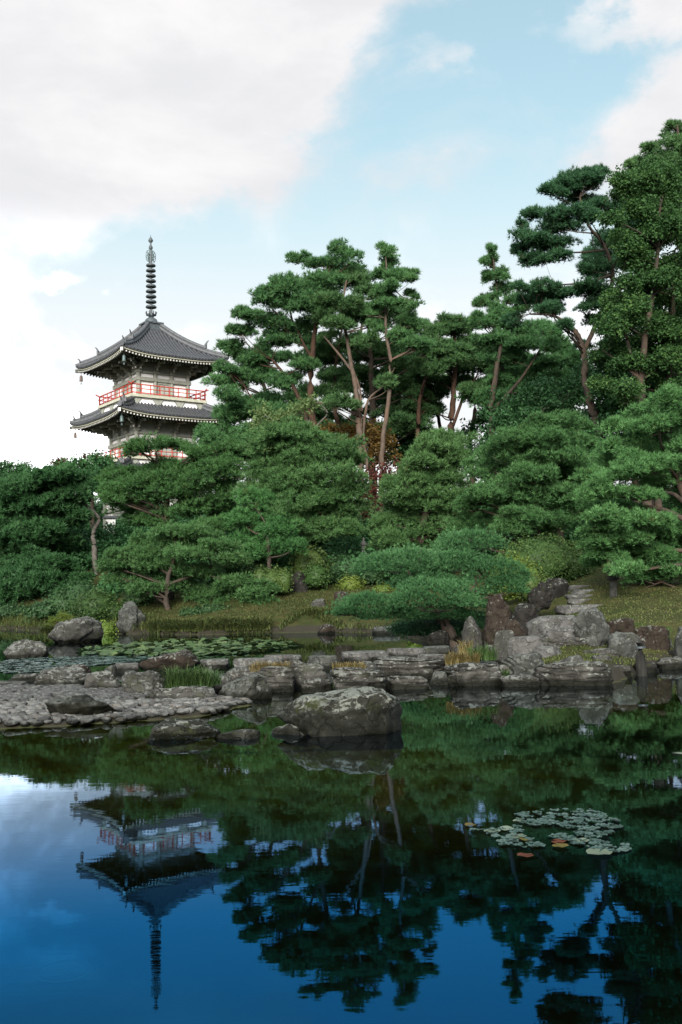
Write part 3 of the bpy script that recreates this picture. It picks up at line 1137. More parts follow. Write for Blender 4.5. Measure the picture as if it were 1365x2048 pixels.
    def _put(self, V, F_, T):
        self.V.append(V)
        self.F.append(F_)
        self.T.append(T)
        self.n += len(V)

    def mesh(self, name, m_, origin=(0, 0, 0)):
        V = np.concatenate(self.V) - np.array(origin)
        return np_mesh(name, V, np.concatenate(self.F), m_, np.concatenate(self.T))


def smooth_path(pts, n=5):
    """Catmull-Rom through (Vector, radius) points"""
    out_p, out_r = [], []
    for i in range(len(pts) - 1):
        p0, p1, p2, p3 = (pts[max(i - 1, 0)][0], pts[i][0], pts[i + 1][0], pts[min(i + 2, len(pts) - 1)][0])
        for k in range(n):
            t = k / n
            q = .5 * ((2 * p1) + (p2 - p0) * t + (2 * p0 - 5 * p1 + 4 * p2 - p3) * t * t + (3 * p1 - p0 - 3 * p2 + p3) * t ** 3)
            out_p.append(q)
            out_r.append(pts[i][1] * (1 - t) + pts[i + 1][1] * t)
    out_p.append(pts[-1][0])
    out_r.append(pts[-1][1])
    return out_p, out_r


SEED = [100]


def tree(name, label, cat, group, Y, trunks, pads, fol, bk, kind='pine', depth=None, dens=1.0, lobe=None, L=None, cover=1.8,
         limbs=True, nb=7, ground_base=True, wd=None, lift=.45, ryf=.9, fill=0.0, lo=-.35, rzf=1.7, mound=False, split=0, keep=False):
    """trunks: polylines of (px, py, radius[, dY]); pads: (px, py, half width, half height[, dY]) in pixels of the photograph at depth Y"""
    SEED[0] += 1
    rng = random.Random(SEED[0])
    s = Y / F
    L = L or max(.10, .0042 * Y)
    if trunks and not isinstance(trunks[0], list):
        trunks = [trunks]
    px0, py0 = trunks[0][0][0], trunks[0][0][1]
    b0 = P(px0, py0, Y)
    root_loc = Vector((b0.x, b0.y, H(b0.x, b0.y)))
    root = empty(name, root_loc)
    tag(root, label, cat, group)
    tb = MB()
    skel = []
    for ti, tr in enumerate(trunks):
        pts = []
        for q in tr:
            p = P(q[0], q[1], Y + (q[3] if len(q) > 3 else 0))
            pts.append((p - root_loc, q[2]))
        if ti == 0 and ground_base and pts[0][0].z > .05:
            pts = [(Vector((pts[0][0].x, pts[0][0].y, -.15)), pts[0][1] * 1.25)] + pts
        pp, pr = smooth_path(pts)
        for i in range(1, len(pp) - 1):
            pp[i] = pp[i] + Vector((rng.uniform(-1, 1), rng.uniform(-1, 1), 0)) * pr[i] * .22
        pr = [r_ * .78 for r_ in pr]
        tb.tube(pp, pr, 9)
        skel += list(zip(pp, pr))
    D = depth if depth is not None else 1.6
    cr = Leaves(SEED[0])
    lr = lobe or max(.28, 13 * s)
    items = []
    for q in pads:
        dY = q[4] if len(q) > 4 else rng.uniform(-D, D)
        items.append((q, dY))
    if fill:
        for q in pads:
            if rng.random() < fill:
                items.append(((q[0] + rng.uniform(-.6, .6) * q[2], q[1] + rng.uniform(-.5, .9) * q[3], q[2] * .8, q[3] * .8), rng.uniform(.2, 1.6) * D))
    if split:
        new = []
        for q, dY in items:
            for k in range(split):
                f_ = rng.uniform(.34, .6)
                new.append(((q[0] + rng.uniform(-.62, .62) * q[2], q[1] + rng.uniform(-.95, .95) * q[3], q[2] * f_, max(3.0, q[3] * rng.uniform(.4, .7))), dY + rng.uniform(-.5, .5)))
        items = [((q[0], q[1], q[2] * keep, q[3] * keep), dY) for q, dY in items if keep] + new
    for q, dY in items:
        c = P(q[0], q[1], Y + dY) - root_loc
        sc_ = (Y + dY) / F
        rx, rz = q[2] * sc_ * 1.15, q[3] * sc_ * rzf
        ry = min(rx * ryf, 2.2)
        c = c - Vector((0, 0, rz * .2))
        if mound:
            # one clipped dome of upright tufts, flat underneath
            C_, S_ = np.array([c[:]]), np.array([[rx, ry, rz * 1.25]])
            P_, u, t = cr.shell(C_, S_, 2.3 * dens / L ** 2, -.12, .6)
            k_ = 1 + .14 * fnoise(u * 2.6 + q[0], SEED[0], 2) + .12 * fnoise(u * 9.0 + q[0], SEED[0] + 3, 1)
            P_ = C_[0] + (P_ - C_[0]) * k_[:, None]
            cr.needles(P_, u, t, L, wd or L * .2, nb + 2, .75, .42)
            C_ = C_[0] + np.array([[.5 * rx * math.cos(a_), .5 * ry * math.sin(a_), .1 * rz] for a_ in (0, 1.3, 2.6, 3.9, 5.2)])
            S_ = np.repeat(S_ * .4, 5, 0)
        else:
            C_, S_ = cr.lobes(c, rx, ry, rz * 1.25, lr, cover)
        if mound:
            pass
        elif kind == 'pine':
            P_, u, t = cr.shell(C_, S_, 2.3 * dens / L ** 2, lo)
            cr.needles(P_, u, t, L, wd or L * .17, nb, lift)
        else:
            P_, u, t = cr.shell(C_, S_, 1.5 * dens / L ** 2, lo - .2, .35)
            cr.leaves(P_, u, t, L, wd or L * .62, 3, L * .8)
        if limbs and (not split or rng.random() < .3):
            best = min(skel, key=lambda e: (e[0].xy - c.xy).length * .8 + abs((c.z - rz * .3 - .35 * (e[0].xy - c.xy).length) - e[0].z) * 1.2)
            a, ra = best
            e = c + Vector((0, 0, -rz * .1))
            ln = (e - a).length
            if ln > .25:
                mid = a.lerp(e, .5) + Vector((rng.uniform(-.08, .08) * ln, rng.uniform(-.08, .08) * ln, -.04 * ln + rng.uniform(-.05, .1) * ln))
                r0 = min(ra * .5, .015 + .014 * ln + .008 * rx)
                lp, lrr = smooth_path([(a, r0), (mid, r0 * .75), (e, r0 * .4)], 4)
                tb.tube(lp, lrr, 6)
                for k in range(min(5, len(C_))):
                    z_ = Vector(C_[k]) - Vector((0, 0, S_[k][2] * .2))
                    tb.tube([mid.lerp(e, .6), mid.lerp(z_, .7) + Vector((0, 0, -.03)), z_], [r0 * .45, r0 * .32, r0 * .16], 4)
    tb.build('trunk', M[bk], root)
    link('crown', cr.mesh('crown', M[fol]), root).location = (0, 0, 0)
    return root


def bush(name, label, cat, group, Y, lumps, fol, L=None, dens=1.0, spiky=False):
    """clipped or loose bush of one or more rounded lumps (px, py, half width, half height[, dY])"""
    SEED[0] += 1
    rng = random.Random(SEED[0])
    s = Y / F
    L = L or max(.045, .0026 * Y)
    q = lumps[0]
    c0 = P(q[0], q[1] + q[3], Y)
    loc = Vector((c0.x, c0.y, H(c0.x, c0.y)))
    cr = Leaves(SEED[0])
    for q in lumps:
        dY = q[4] if len(q) > 4 else rng.uniform(-.25, .25)
        c = P(q[0], q[1], Y + dY) - loc
        rx, rz = q[2] * s, q[3] * s
        low = c.z - rz
        if low > .05:                       # reach the ground
            c.z -= low * .5
            rz += low * .5
        ry = max(rx * .85, .3)
        cr.blob(c, (rx * .8, ry * .8, rz * .8), SEED[0])
        C_ = np.array([[c.x, c.y, c.z]])
        S_ = np.array([[rx, ry, rz]])
        P_, u, t = cr.shell(C_, S_, 3.4 * dens / L ** 2, -.75, .86)
        k = 1 + .2 * fnoise((u * 3.1), SEED[0], 3)
        P_ = C_[0] + (P_ - C_[0]) * k[:, None]
        t = np.clip(t + .3 * fnoise(P_ * 2.2, SEED[0], 2), 0, 1)
        if spiky:
            cr.needles(P_, u, t, L * 1.5, L * .3, 4, .3, .5)
        else:
            cr.leaves(P_, u, t, L, L * .55, 2, L * .45)
    o = link(name, cr.mesh(name, M[fol]))
    o.location = loc
    return tag(o, label, cat, group)

# ------------------------------------------------------------------ tall trees behind
GT = 'tall pines on the hill behind the garden'
tree('pine_tree', 'broad tall pine beside the pagoda, highest of the left clump, with wide layered crown', 'pine tree', GT, 62,
     [[(642, 935, .36), (630, 860, .32), (621, 790, .28), (628, 690, .2), (642, 610, .15), (660, 540, .08)],
      [(628, 880, .2), (590, 780, .15), (545, 720, .08)], [(640, 900, .18), (560, 850, .13), (500, 790, .07)], [(626, 720, .13), (585, 640, .08), (572, 560, .05)]],
     [(690, 510, 38, 17), (655, 525, 30, 13), (600, 520, 26, 9), (618, 530, 18, 9), (575, 565, 40, 14), (635, 560, 48, 17), (548, 592, 42, 15), (605, 605, 52, 18),
      (497, 628, 36, 9), (540, 640, 46, 15), (478, 663, 34, 10), (562, 678, 46, 15), (468, 697, 36, 12), (520, 718, 46, 13), (600, 655, 36, 14), (455, 740, 34, 11),
      (500, 756, 44, 14), (562, 762, 40, 13), (450, 786, 38, 13), (470, 826, 50, 18), (530, 818, 52, 18), (590, 828, 48, 18), (440, 866, 42, 15), (500, 868, 56, 20),
      (570, 868, 48, 16), (612, 735, 34, 10), (440, 905, 44, 16), (480, 905, 44, 16), (430, 880, 40, 15), (418, 918, 38, 13), (530, 885, 50, 18), (600, 882, 46, 16), (648, 868, 28, 11), (560, 905, 50, 18), (650, 585, 36, 13), (690, 545, 40, 14)],
     'pine_far', 'bark_red', depth=2.2, lobe=0.31, fill=.35, rzf=1.45, split=4, keep=.6)
tree('pine_tree', 'pale barked twin trunk pine in front of the yellow maple, middle of the left clump', 'pine tree', GT, 60,
     [[(722, 950, .27), (719, 870, .25), (716, 800, .21), (704, 735, .17), (692, 665, .13), (684, 620, .1), (694, 560, .06)],
      [(706, 745, .1), (676, 705, .09), (648, 672, .05)], [(717, 818, .1), (672, 808, .08), (628, 806, .05)], [(722, 860, .11), (722, 790, .09), (708, 742, .06)],
      [(735, 935, .12), (728, 860, .11), (738, 800, .1), (770, 770, .07), (790, 735, .05)]],
     [(700, 562, 42, 14), (738, 582, 36, 13), (668, 600, 42, 14), (720, 628, 46, 15), (680, 648, 36, 11), (640, 636, 32, 11), (762, 640, 32, 12), (735, 678, 32, 11),
      (700, 606, 36, 13), (680, 800, 34, 12), (770, 760, 26, 10), (660, 672, 24, 8)],
     'pine_far', 'bark_pale', depth=1.6, lobe=0.30, fill=.3, rzf=1.45, split=4, keep=.6)
tree('pine_tree', 'slender pine on one bare winding pale trunk with a narrow pointed crown', 'pine tree', GT, 59,
     [[(763, 950, .2), (768, 870, .18), (779, 790, .16), (781, 720, .14), (771, 650, .11), (775, 580, .07), (772, 505, .04)], [(775, 560, .05), (800, 590, .04), (822, 600, .02)]],
     [(770, 501, 18, 9), (776, 524, 26, 9), (792, 553, 38, 10), (764, 548, 26, 9), (815, 560, 20, 6), (768, 580, 28, 10), (822, 589, 14, 6), (786, 606, 26, 8),
      (820, 614, 11, 5), (748, 622, 28, 10), (812, 648, 32, 12), (757, 655, 28, 9), (830, 688, 36, 12), (800, 672, 30, 11), (770, 600, 24, 8), (785, 570, 20, 7)],
     'pine_far', 'bark_pale', depth=1.1, lobe=0.25, fill=.3, rzf=1.45, split=4, keep=.6)
tree('pine_tree', 'dark straight trunk pine standing behind the bare winding trunk', 'pine tree', GT, 67,
     [(745, 930, .36), (746, 820, .3), (742, 720, .22), (736, 640, .12)],
     [(772, 700, 44, 14), (803, 740, 46, 16), (722, 742, 34, 11), (842, 738, 42, 15), (752, 782, 38, 12), (812, 790, 48, 17), (690, 772, 28, 10), (850, 800, 38, 15),
      (660, 792, 36, 13), (792, 832, 40, 14), (742, 640, 30, 12), (700, 690, 34, 11), (830, 770, 40, 14), (860, 690, 30, 12), (780, 860, 40, 13), (830, 850, 40, 14)],
     'pine_far', 'bark_dark', depth=2.2, lobe=0.31, fill=.5, rzf=1.45, split=4, keep=.6)
tree('pine_tree', 'thin leaning pine trunk behind the layered crown of the left clump', 'pine tree', GT, 65,
     [[(690, 930, .24), (677, 860, .2), (668, 800, .16), (673, 720, .11), (690, 630, .06)], [(640, 930, .2), (628, 870, .18), (616, 820, .12)]],
     [(650, 700, 28, 9), (690, 612, 38, 13), (655, 620, 32, 12), (645, 852, 30, 10), (610, 900, 30, 12), (664, 745, 22, 7), (620, 570, 34, 13), (580, 610, 36, 14)],
     'pine_far', 'bark_red', depth=1.8, lobe=0.30, fill=.4, rzf=1.45, split=4, keep=.6)
tree('pine_tree', 'round topped pine right of the sky gap with wide flat tiers', 'pine tree', GT, 64,
     [[(905, 930, .32), (903, 850, .28), (908, 780, .22), (912, 700, .15), (905, 650, .08)], [(840, 930, .22), (836, 860, .2), (842, 790, .15), (860, 730, .08)], [(904, 860, .15), (925, 800, .12), (955, 750, .06)]],
     [(898, 642, 34, 11), (878, 662, 36, 12), (932, 660, 46, 14), (868, 700, 42, 14), (912, 708, 48, 14), (962, 688, 50, 15), (850, 738, 32, 12), (962, 735, 42, 12),
      (886, 760, 36, 11), (942, 776, 32, 10), (838, 788, 30, 11), (860, 822, 26, 9), (820, 812, 26, 9), (980, 770, 36, 12), (900, 735, 40, 12), (870, 735, 34, 11)],
     'pine_far', 'bark_red', depth=2.2, lobe=0.31, fill=.4, rzf=1.45, split=4, keep=.6)
tree('pine_tree', 'mid green pine whose drooping tiers hang below the gap in the dark leaning pine', 'pine tree', GT, 58,
     [[(985, 930, .32), (983, 850, .26), (990, 760, .2), (1004, 680, .12)], [(986, 820, .14), (1040, 760, .1), (1080, 700, .06)]],
     [(985, 642, 36, 13), (1030, 652, 46, 14), (1000, 680, 48, 14), (1060, 692, 46, 13), (1020, 722, 48, 14), (1090, 722, 42, 12), (1000, 760, 42, 12), (1060, 760, 48, 14),
      (1100, 694, 26, 10), (960, 640, 30, 10), (1010, 800, 44, 15), (1070, 800, 48, 16), (1120, 760, 40, 14), (1110, 800, 44, 16), (1040, 835, 50, 16), (980, 800, 36, 13)],
     'pine_far', 'bark_dark', depth=2.0, lobe=0.31, fill=.5, rzf=1.45, split=4, keep=.6)
tree('pine_tree', 'small pointed bluish pine top beside the dark leaning pine', 'pine tree', GT, 60,
     [(1012, 880, .22), (1002, 700, .15), (996, 600, .1), (985, 505, .04)],
     [(984, 501, 10, 8), (985, 524, 16, 10), (1002, 552, 22, 11), (976, 556, 13, 8), (1006, 582, 26, 11), (1022, 600, 20, 9), (976, 602, 20, 8), (1000, 624, 32, 12),
      (960, 606, 13, 6), (1040, 620, 22, 9), (970, 522, 9, 5)],
     'pine_far', 'bark_dark', depth=1.0, lobe=0.25, fill=.3, rzf=1.45, split=4, keep=.6)
tree('pine_tree', 'dark leaning pine with bent trunk and flat cloud branches against the sky', 'pine tree', GT, 46,
     [[(1197, 866, .26), (1186, 822, .24), (1172, 770, .22), (1169, 715, .2), (1160, 682, .18), (1150, 660, .15)],
      [(1166, 705, .15, .2), (1196, 640, .14, .8), (1226, 560, .13, .8), (1208, 490, .11, .4), (1178, 452, .08), (1160, 395, .05)],
      [(1152, 662, .1), (1110, 632, .08), (1060, 628, .05)], [(1208, 500, .07), (1150, 505, .05), (1090, 500, .03)], [(1222, 550, .08), (1170, 565, .06), (1110, 570, .03)]],
     [(1145, 364, 46, 11), (1190, 352, 42, 12), (1106, 382, 30, 8), (1160, 396, 52, 13), (1072, 430, 36, 8), (1120, 428, 52, 12), (1176, 432, 32, 9), (1048, 450, 18, 6),
      (1062, 480, 42, 11), (1112, 490, 46, 10), (1036, 500, 20, 8), (1062, 520, 42, 9), (1112, 512, 40, 8), (1192, 540, 46, 11), (1190, 575, 46, 12), (1092, 568, 30, 9),
      (1130, 588, 46, 11), (1078, 590, 28, 9), (1192, 606, 42, 12), (1062, 602, 36, 10), (1104, 616, 36, 9), (1138, 652, 24, 7), (1204, 640, 36, 11), (1040, 574, 22, 8),
      (1020, 640, 26, 8), (1165, 690, 20, 6), (1215, 690, 34, 11), (1230, 420, 50, 14), (1250, 480, 40, 12), (1125, 455, 50, 12)],
     'pine_dark', 'bark_dark', depth=1.4, lobe=.26, fill=.5, rzf=1.45, split=4, keep=.6)
tree('pine_tree', 'tall pine rising above the green maple at the edge of the picture', 'pine tree', GT, 50,
     [(1380, 900, .3), (1385, 700, .26), (1375, 500, .2), (1362, 330, .12), (1355, 250, .06)],
     [(1350, 256, 22, 9), (1345, 280, 32, 12), (1320, 310, 34, 12), (1296, 294, 12, 5), (1285, 330, 22, 8), (1370, 310, 40, 14), (1300, 350, 36, 12), (1262, 330, 10, 4),
      (1350, 350, 44, 14), (1400, 360, 50, 16), (1270, 375, 30, 9), (1390, 420, 50, 16), (1400, 290, 30, 12)],
     'pine_far', 'bark_dark', depth=1.6, lobe=0.25, fill=.4, rzf=1.45, split=4, keep=.6)
MAPLE_FILL = []
_r = random.Random(9)
for _k in range(26):
    _y = _r.uniform(300, 650)
    _x0 = np.interp(_y, [300, 380, 450, 520, 600, 700, 860], [1320, 1255, 1245, 1270, 1235, 1215, 1215])
    MAPLE_FILL.append((_r.uniform(_x0, 1400), _y, 40, 16, _r.uniform(-1.2, 2.4)))
tree('maple_tree', 'tall yellowish green leafy maple filling the upper part beside the dark leaning pine', 'maple tree', None, 41,
     [[(1290, 905, .24), (1282, 800, .22), (1288, 700, .18), (1310, 560, .13), (1320, 420, .07)], [(1340, 905, .2, .6), (1336, 800, .18, .6), (1345, 660, .13, .5), (1350, 500, .06)],
      [(1284, 780, .1), (1255, 680, .08), (1240, 560, .05)], [(1284, 760, .1), (1240, 725, .06), (1205, 700, .03)]],
     [(1330, 345, 44, 18), (1290, 365, 40, 16), (1345, 385, 46, 18), (1250, 388, 34, 12), (1272, 420, 46, 16), (1340, 430, 46, 18), (1232, 436, 30, 11), (1320, 478, 52, 19),
      (1262, 500, 38, 14), (1350, 530, 46, 19), (1292, 548, 42, 17), (1252, 566, 32, 12), (1330, 600, 52, 20), (1272, 618, 46, 15), (1228, 640, 34, 12),
      (1340, 660, 46, 20), (1282, 688, 46, 15), (1222, 698, 38, 13), (1196, 712, 24, 8), (1340, 720, 46, 18), (1250, 728, 42, 13), (1300, 748, 46, 16), (1350, 780, 46, 20),
      (1262, 788, 42, 17), (1310, 820, 46, 17), (1232, 660, 36, 12), (1395, 480, 50, 30), (1400, 600, 50, 30), (1400, 720, 50, 30), (1215, 770, 26, 10)] + MAPLE_FILL,
     'maple', 'bark_dark', kind='leaf', depth=1.8, lobe=.34, L=.12, dens=.9, fill=.6, split=3, keep=.6)



def auto_pads(poly, n, rw, rh, seed, avoid=()):
    r = random.Random(seed)
    out_ = []
    while len(out_) < n:
        x = r.uniform(min(p[0] for p in poly), max(p[0] for p in poly))
        y = r.uniform(min(p[1] for p in poly), max(p[1] for p in poly))
        if not inside(np.array([x]), np.array([y]), poly)[0]:
            continue
        if any(abs(x - ax) < aw and abs(y - ay) < ah for ax, ay, aw, ah in avoid):
            continue
        out_.append((x, y, rw * r.uniform(.7, 1.2), rh * r.uniform(.7, 1.2)))
    return out_


tree('pine_tree', 'dark pine filling the lower left of the tall clump, next to the pagoda eaves', 'pine tree', GT, 69,
     [[(560, 960, .3), (555, 860, .26), (530, 780, .18), (520, 710, .1)]],
     auto_pads([(432, 760), (470, 715), (560, 700), (640, 800), (640, 905), (420, 925)], 34, 40, 13, 1), 'pine_far', 'bark_dark', depth=2.0, lobe=.34, rzf=1.45, split=4, keep=.6)
tree('pine_tree', 'shadowed pine behind the two pale trunks and the yellow maple', 'pine tree', GT, 70,
     [[(800, 960, .3), (805, 860, .26), (800, 780, .18), (815, 710, .1)]],
     auto_pads([(650, 720), (760, 690), (850, 690), (862, 870), (800, 880), (650, 860)], 34, 36, 11, 2, [(700, 790, 30, 30), (590, 760, 40, 40)]), 'pine_far', 'bark_dark', depth=2.0, lobe=.34, rzf=1.45, split=4, keep=.6)
tree('pine_tree', 'dense pine behind the drooping tiers, left of the bent dark trunk', 'pine tree', GT, 66,
     [[(1060, 960, .3), (1062, 860, .26), (1075, 780, .18), (1080, 700, .1)]],
     auto_pads([(990, 660), (1090, 655), (1160, 720), (1190, 860), (990, 880), (960, 780)], 44, 40, 14, 3), 'pine_far', 'bark_dark', depth=2.0, lobe=.34, rzf=1.45, split=4, keep=.6)
tree('pine_tree', 'thin crowned pine with a bare lower trunk in the sky gap', 'pine tree', GT, 69,
     [[(945, 960, .24), (940, 880, .22), (950, 820, .18), (945, 740, .1)], [(890, 960, .2), (884, 880, .18), (872, 800, .12)]],
     auto_pads([(840, 700), (960, 680), (990, 790), (960, 800), (850, 800)], 18, 34, 10, 4), 'pine_far', 'bark_dark', depth=1.6, lobe=.32, rzf=1.45, split=4, keep=.6)

tree('pine_tree', 'dark dense pine behind the maple at the right edge, its foliage closing the gaps', 'pine tree', GT, 54,
     [[(1300, 960, .3), (1295, 800, .26), (1290, 640, .18), (1300, 480, .1)]],
     auto_pads([(1200, 520), (1250, 420), (1400, 380), (1410, 850), (1190, 850)], 44, 44, 16, 5), 'pine_dark', 'bark_dark', depth=2.0, lobe=.36, rzf=1.45, split=2, keep=.8)
tree('pine_tree', 'shadowed pine far behind the bare pale trunks, seen between the upper tiers', 'pine tree', GT, 72,
     [[(700, 960, .3), (705, 860, .26), (715, 740, .18), (725, 640, .1)]],
     auto_pads([(560, 640), (660, 570), (840, 600), (860, 720), (640, 740)], 15, 40, 11, 6, [(600, 770, 60, 40)]), 'pine_far', 'bark_dark', depth=2.0, lobe=.36, rzf=1.4, split=2, keep=.8)

GE = 'dark evergreen trees on the hill'
def evergreen(label, Y, pads, trunk, fol='evergreen', L=None, dens=.8, fill=.4):
    tree('evergreen_tree', label, 'evergreen tree', GE, Y, trunk, pads, fol, 'bark_dark', kind='leaf', depth=1.4, lobe=.5, L=L or .0036 * Y, dens=dens, fill=fill)


evergreen('dark evergreen tree in the shade left of the bent reddish trunk', 52,
          [(1020, 822, 46, 22), (1080, 790, 52, 22), (1132, 800, 46, 26), (1110, 842, 52, 22), (1050, 852, 46, 20), (1160, 765, 36, 22), (1000, 860, 40, 18), (1150, 850, 40, 22)],
          [(1090, 900, .2), (1085, 820, .12)])
evergreen('dark evergreen tree in the shade under the green maple', 46,
          [(1215, 815, 46, 30), (1245, 862, 52, 32), (1300, 872, 52, 32), (1352, 850, 52, 40), (1230, 770, 40, 24), (1290, 800, 50, 30), (1340, 790, 50, 30), (1400, 820, 50, 40), (1180, 900, 40, 20)],
          [(1270, 930, .2), (1270, 850, .12)])
evergreen('very dark leafy evergreen tree under the maple at the right edge of the picture', 44.5,
          [(1250, 700, 40, 26), (1310, 690, 46, 30), (1360, 700, 46, 34), (1225, 750, 36, 26), (1290, 760, 50, 30), (1350, 780, 50, 34), (1250, 820, 46, 30), (1400, 740, 50, 40), (1330, 640, 44, 26), (1390, 620, 50, 40), (1310, 840, 50, 30)],
          [(1315, 930, .2), (1320, 760, .12)])
evergreen('dark evergreen tree hidden behind the wide spreading garden pine', 45,
          [(1080, 905, 50, 24), (1130, 890, 46, 24), (1180, 905, 46, 26), (1040, 925, 46, 20), (1110, 945, 60, 26), (1190, 950, 50, 26), (1150, 985, 50, 24)],
          [(1120, 1060, .2), (1120, 930, .12)])
evergreen('low dark evergreen tree between the pine trunks and the sky gap', 68,
          [(800, 905, 46, 20), (850, 895, 46, 16), (900, 905, 50, 14), (950, 890, 40, 18), (990, 870, 36, 22), (830, 872, 24, 12)],
          [(860, 960, .2), (860, 910, .1)])
evergreen('round leafy evergreen tree beside the lowest tiled roof', 66,
          [(190, 925, 34, 13), (160, 945, 36, 14), (215, 948, 30, 14), (130, 960, 40, 14), (185, 968, 50, 18), (118, 940, 18, 7)],
          [(185, 1020, .18), (187, 960, .1)], L=.2)
evergreen('distant leafy evergreen tree at the left edge of the skyline', 88,
          [(15, 945, 36, 12), (55, 948, 30, 9), (-20, 940, 36, 14), (90, 955, 36, 11), (20, 965, 60, 14), (45, 936, 14, 5)],
          [(30, 1010, .2), (30, 960, .1)], L=.24)
tree('maple_tree', 'thin reddish tree top breaking the skyline left of the pagoda', 'maple tree', None, 80,
     [(122, 1000, .1), (120, 950, .06), (124, 925, .03)], [(113, 928, 9, 4), (126, 922, 8, 4), (134, 930, 8, 4), (172, 918, 5, 5), (168, 926, 6, 4), (120, 937, 12, 4)],
     'redleaf', 'bark_dark', kind='leaf', depth=.4, lobe=.22, L=.2, dens=.5)
tree('maple_tree', 'small yellow leaved maple around the foot of the pale pine trunks', 'maple tree', None, 61.5,
     [(742, 960, .12), (740, 900, .08), (735, 870, .05)],
     [(740, 872, 34, 14), (698, 868, 26, 12), (764, 902, 30, 16), (736, 918, 34, 14), (660, 862, 18, 9), (690, 890, 24, 15), (722, 895, 34, 14), (648, 880, 16, 10), (768, 880, 22, 12), (705, 918, 22, 12)],
     'yellow', 'bark_dark', kind='leaf', depth=1.0, lobe=.4, L=.19, dens=.6)
tree('maple_tree', 'red brown maple in the gap between the two great garden pines', 'maple tree', None, 55,
     [(765, 1010, .1), (765, 960, .05)],
     [(770, 952, 22, 11), (745, 982, 17, 10), (800, 934, 13, 6), (726, 1000, 11, 9), (776, 975, 16, 9), (740, 950, 12, 7), (700, 950, 10, 6), (735, 1030, 10, 8), (752, 1010, 12, 10)],
     'redleaf', 'bark_dark', kind='leaf', depth=.8, lobe=.34, L=.17, dens=.6)
tree('broadleaf_tree', 'pale lime green leafy tree with bare grey branches before the tall pines', 'tree', None, 56,
     [[(600, 930, .12), (598, 880, .1), (620, 840, .07)], [(600, 885, .09), (640, 845, .06), (655, 825, .05), (632, 800, .03)], [(598, 890, .07), (560, 850, .05), (530, 830, .03)]],
     [(532, 830, 20, 11), (560, 842, 24, 10), (600, 818, 22, 9), (622, 806, 17, 7), (514, 850, 17, 10), (578, 850, 26, 9), (545, 855, 24, 9)],
     'lime', 'bark_grey', kind='leaf', depth=.7, lobe=.36, L=.17, dens=.6)

# ------------------------------------------------------------------ garden pines
GG = 'garden pines pruned into rounded tiers'
def gpine(label, Y, trunk, pads, fol='pine', bk='bark_dark', **k):
    k.setdefault('depth', 1.5)
    k.setdefault('fill', .5)
    k.setdefault('rzf', 1.4 if k.get('mound') else 1.45)
    if not k.get('mound'):
        k.setdefault('split', 2)
        k.setdefault('keep', .95)
    tree('garden_pine', label, 'pine tree', GG, Y, trunk, pads, fol, bk, **k)


gpine('large cloud pruned garden pine below the pale trunks, dense rounded tufted tiers', 47,
      [[(615, 1115, .28), (602, 1050, .25), (590, 980, .18), (580, 900, .08)], [(602, 1050, .14), (660, 1035, .1), (700, 1030, .06)]],
      [(580, 868, 66, 18), (640, 905, 76, 19), (530, 892, 46, 18), (690, 915, 36, 13), (560, 930, 66, 20), (640, 955, 84, 20), (540, 975, 56, 20), (620, 1000, 84, 20),
       (700, 975, 42, 20), (560, 1020, 56, 18), (690, 1020, 46, 16), (680, 1062, 46, 16), (640, 1075, 28, 12), (600, 885, 60, 16), (520, 940, 40, 18), (590, 960, 70, 18),
       (600, 1045, 60, 16), (540, 1000, 50, 18)], lobe=.36, dens=1.15, fol='pine_bright')
gpine('dome topped garden pine right of the red maple', 45,
      [(840, 1115, .26), (850, 1030, .22), (870, 950, .14), (880, 900, .06)],
      [(886, 892, 58, 20), (852, 926, 54, 17), (912, 930, 46, 17), (812, 965, 50, 16), (880, 965, 64, 17), (792, 1000, 46, 16), (850, 1010, 64, 17), (920, 1000, 46, 16),
       (800, 1045, 50, 16), (870, 1055, 56, 16), (930, 1040, 42, 14), (782, 1078, 36, 12), (830, 985, 60, 17), (900, 1030, 50, 15), (840, 1080, 60, 14)], fol='pine_bright', lobe=.36)
gpine('wide spreading garden pine with flat feathery tiers behind the big clipped hedge', 39,
      [(1080, 1130, .24), (1075, 1050, .2), (1085, 970, .14), (1095, 890, .06)],
      [(1105, 846, 56, 11), (1060, 880, 70, 15), (1140, 886, 50, 13), (1010, 905, 56, 16), (1100, 915, 74, 15), (980, 945, 46, 16), (1050, 950, 66, 16), (1150, 940, 46, 13),
       (970, 985, 42, 14), (1030, 990, 66, 16), (1110, 985, 56, 14), (1000, 1030, 46, 12), (940, 1012, 36, 14), (1085, 1012, 46, 11), (980, 1055, 36, 10), (1085, 890, 60, 14),
       (1020, 960, 60, 15), (930, 1050, 40, 12), (1060, 1038, 56, 13), (1025, 1058, 44, 11), (1112, 1042, 46, 13), (1150, 1020, 36, 12), (1080, 1062, 40, 10)], fol='pine_bright', lobe=.33)
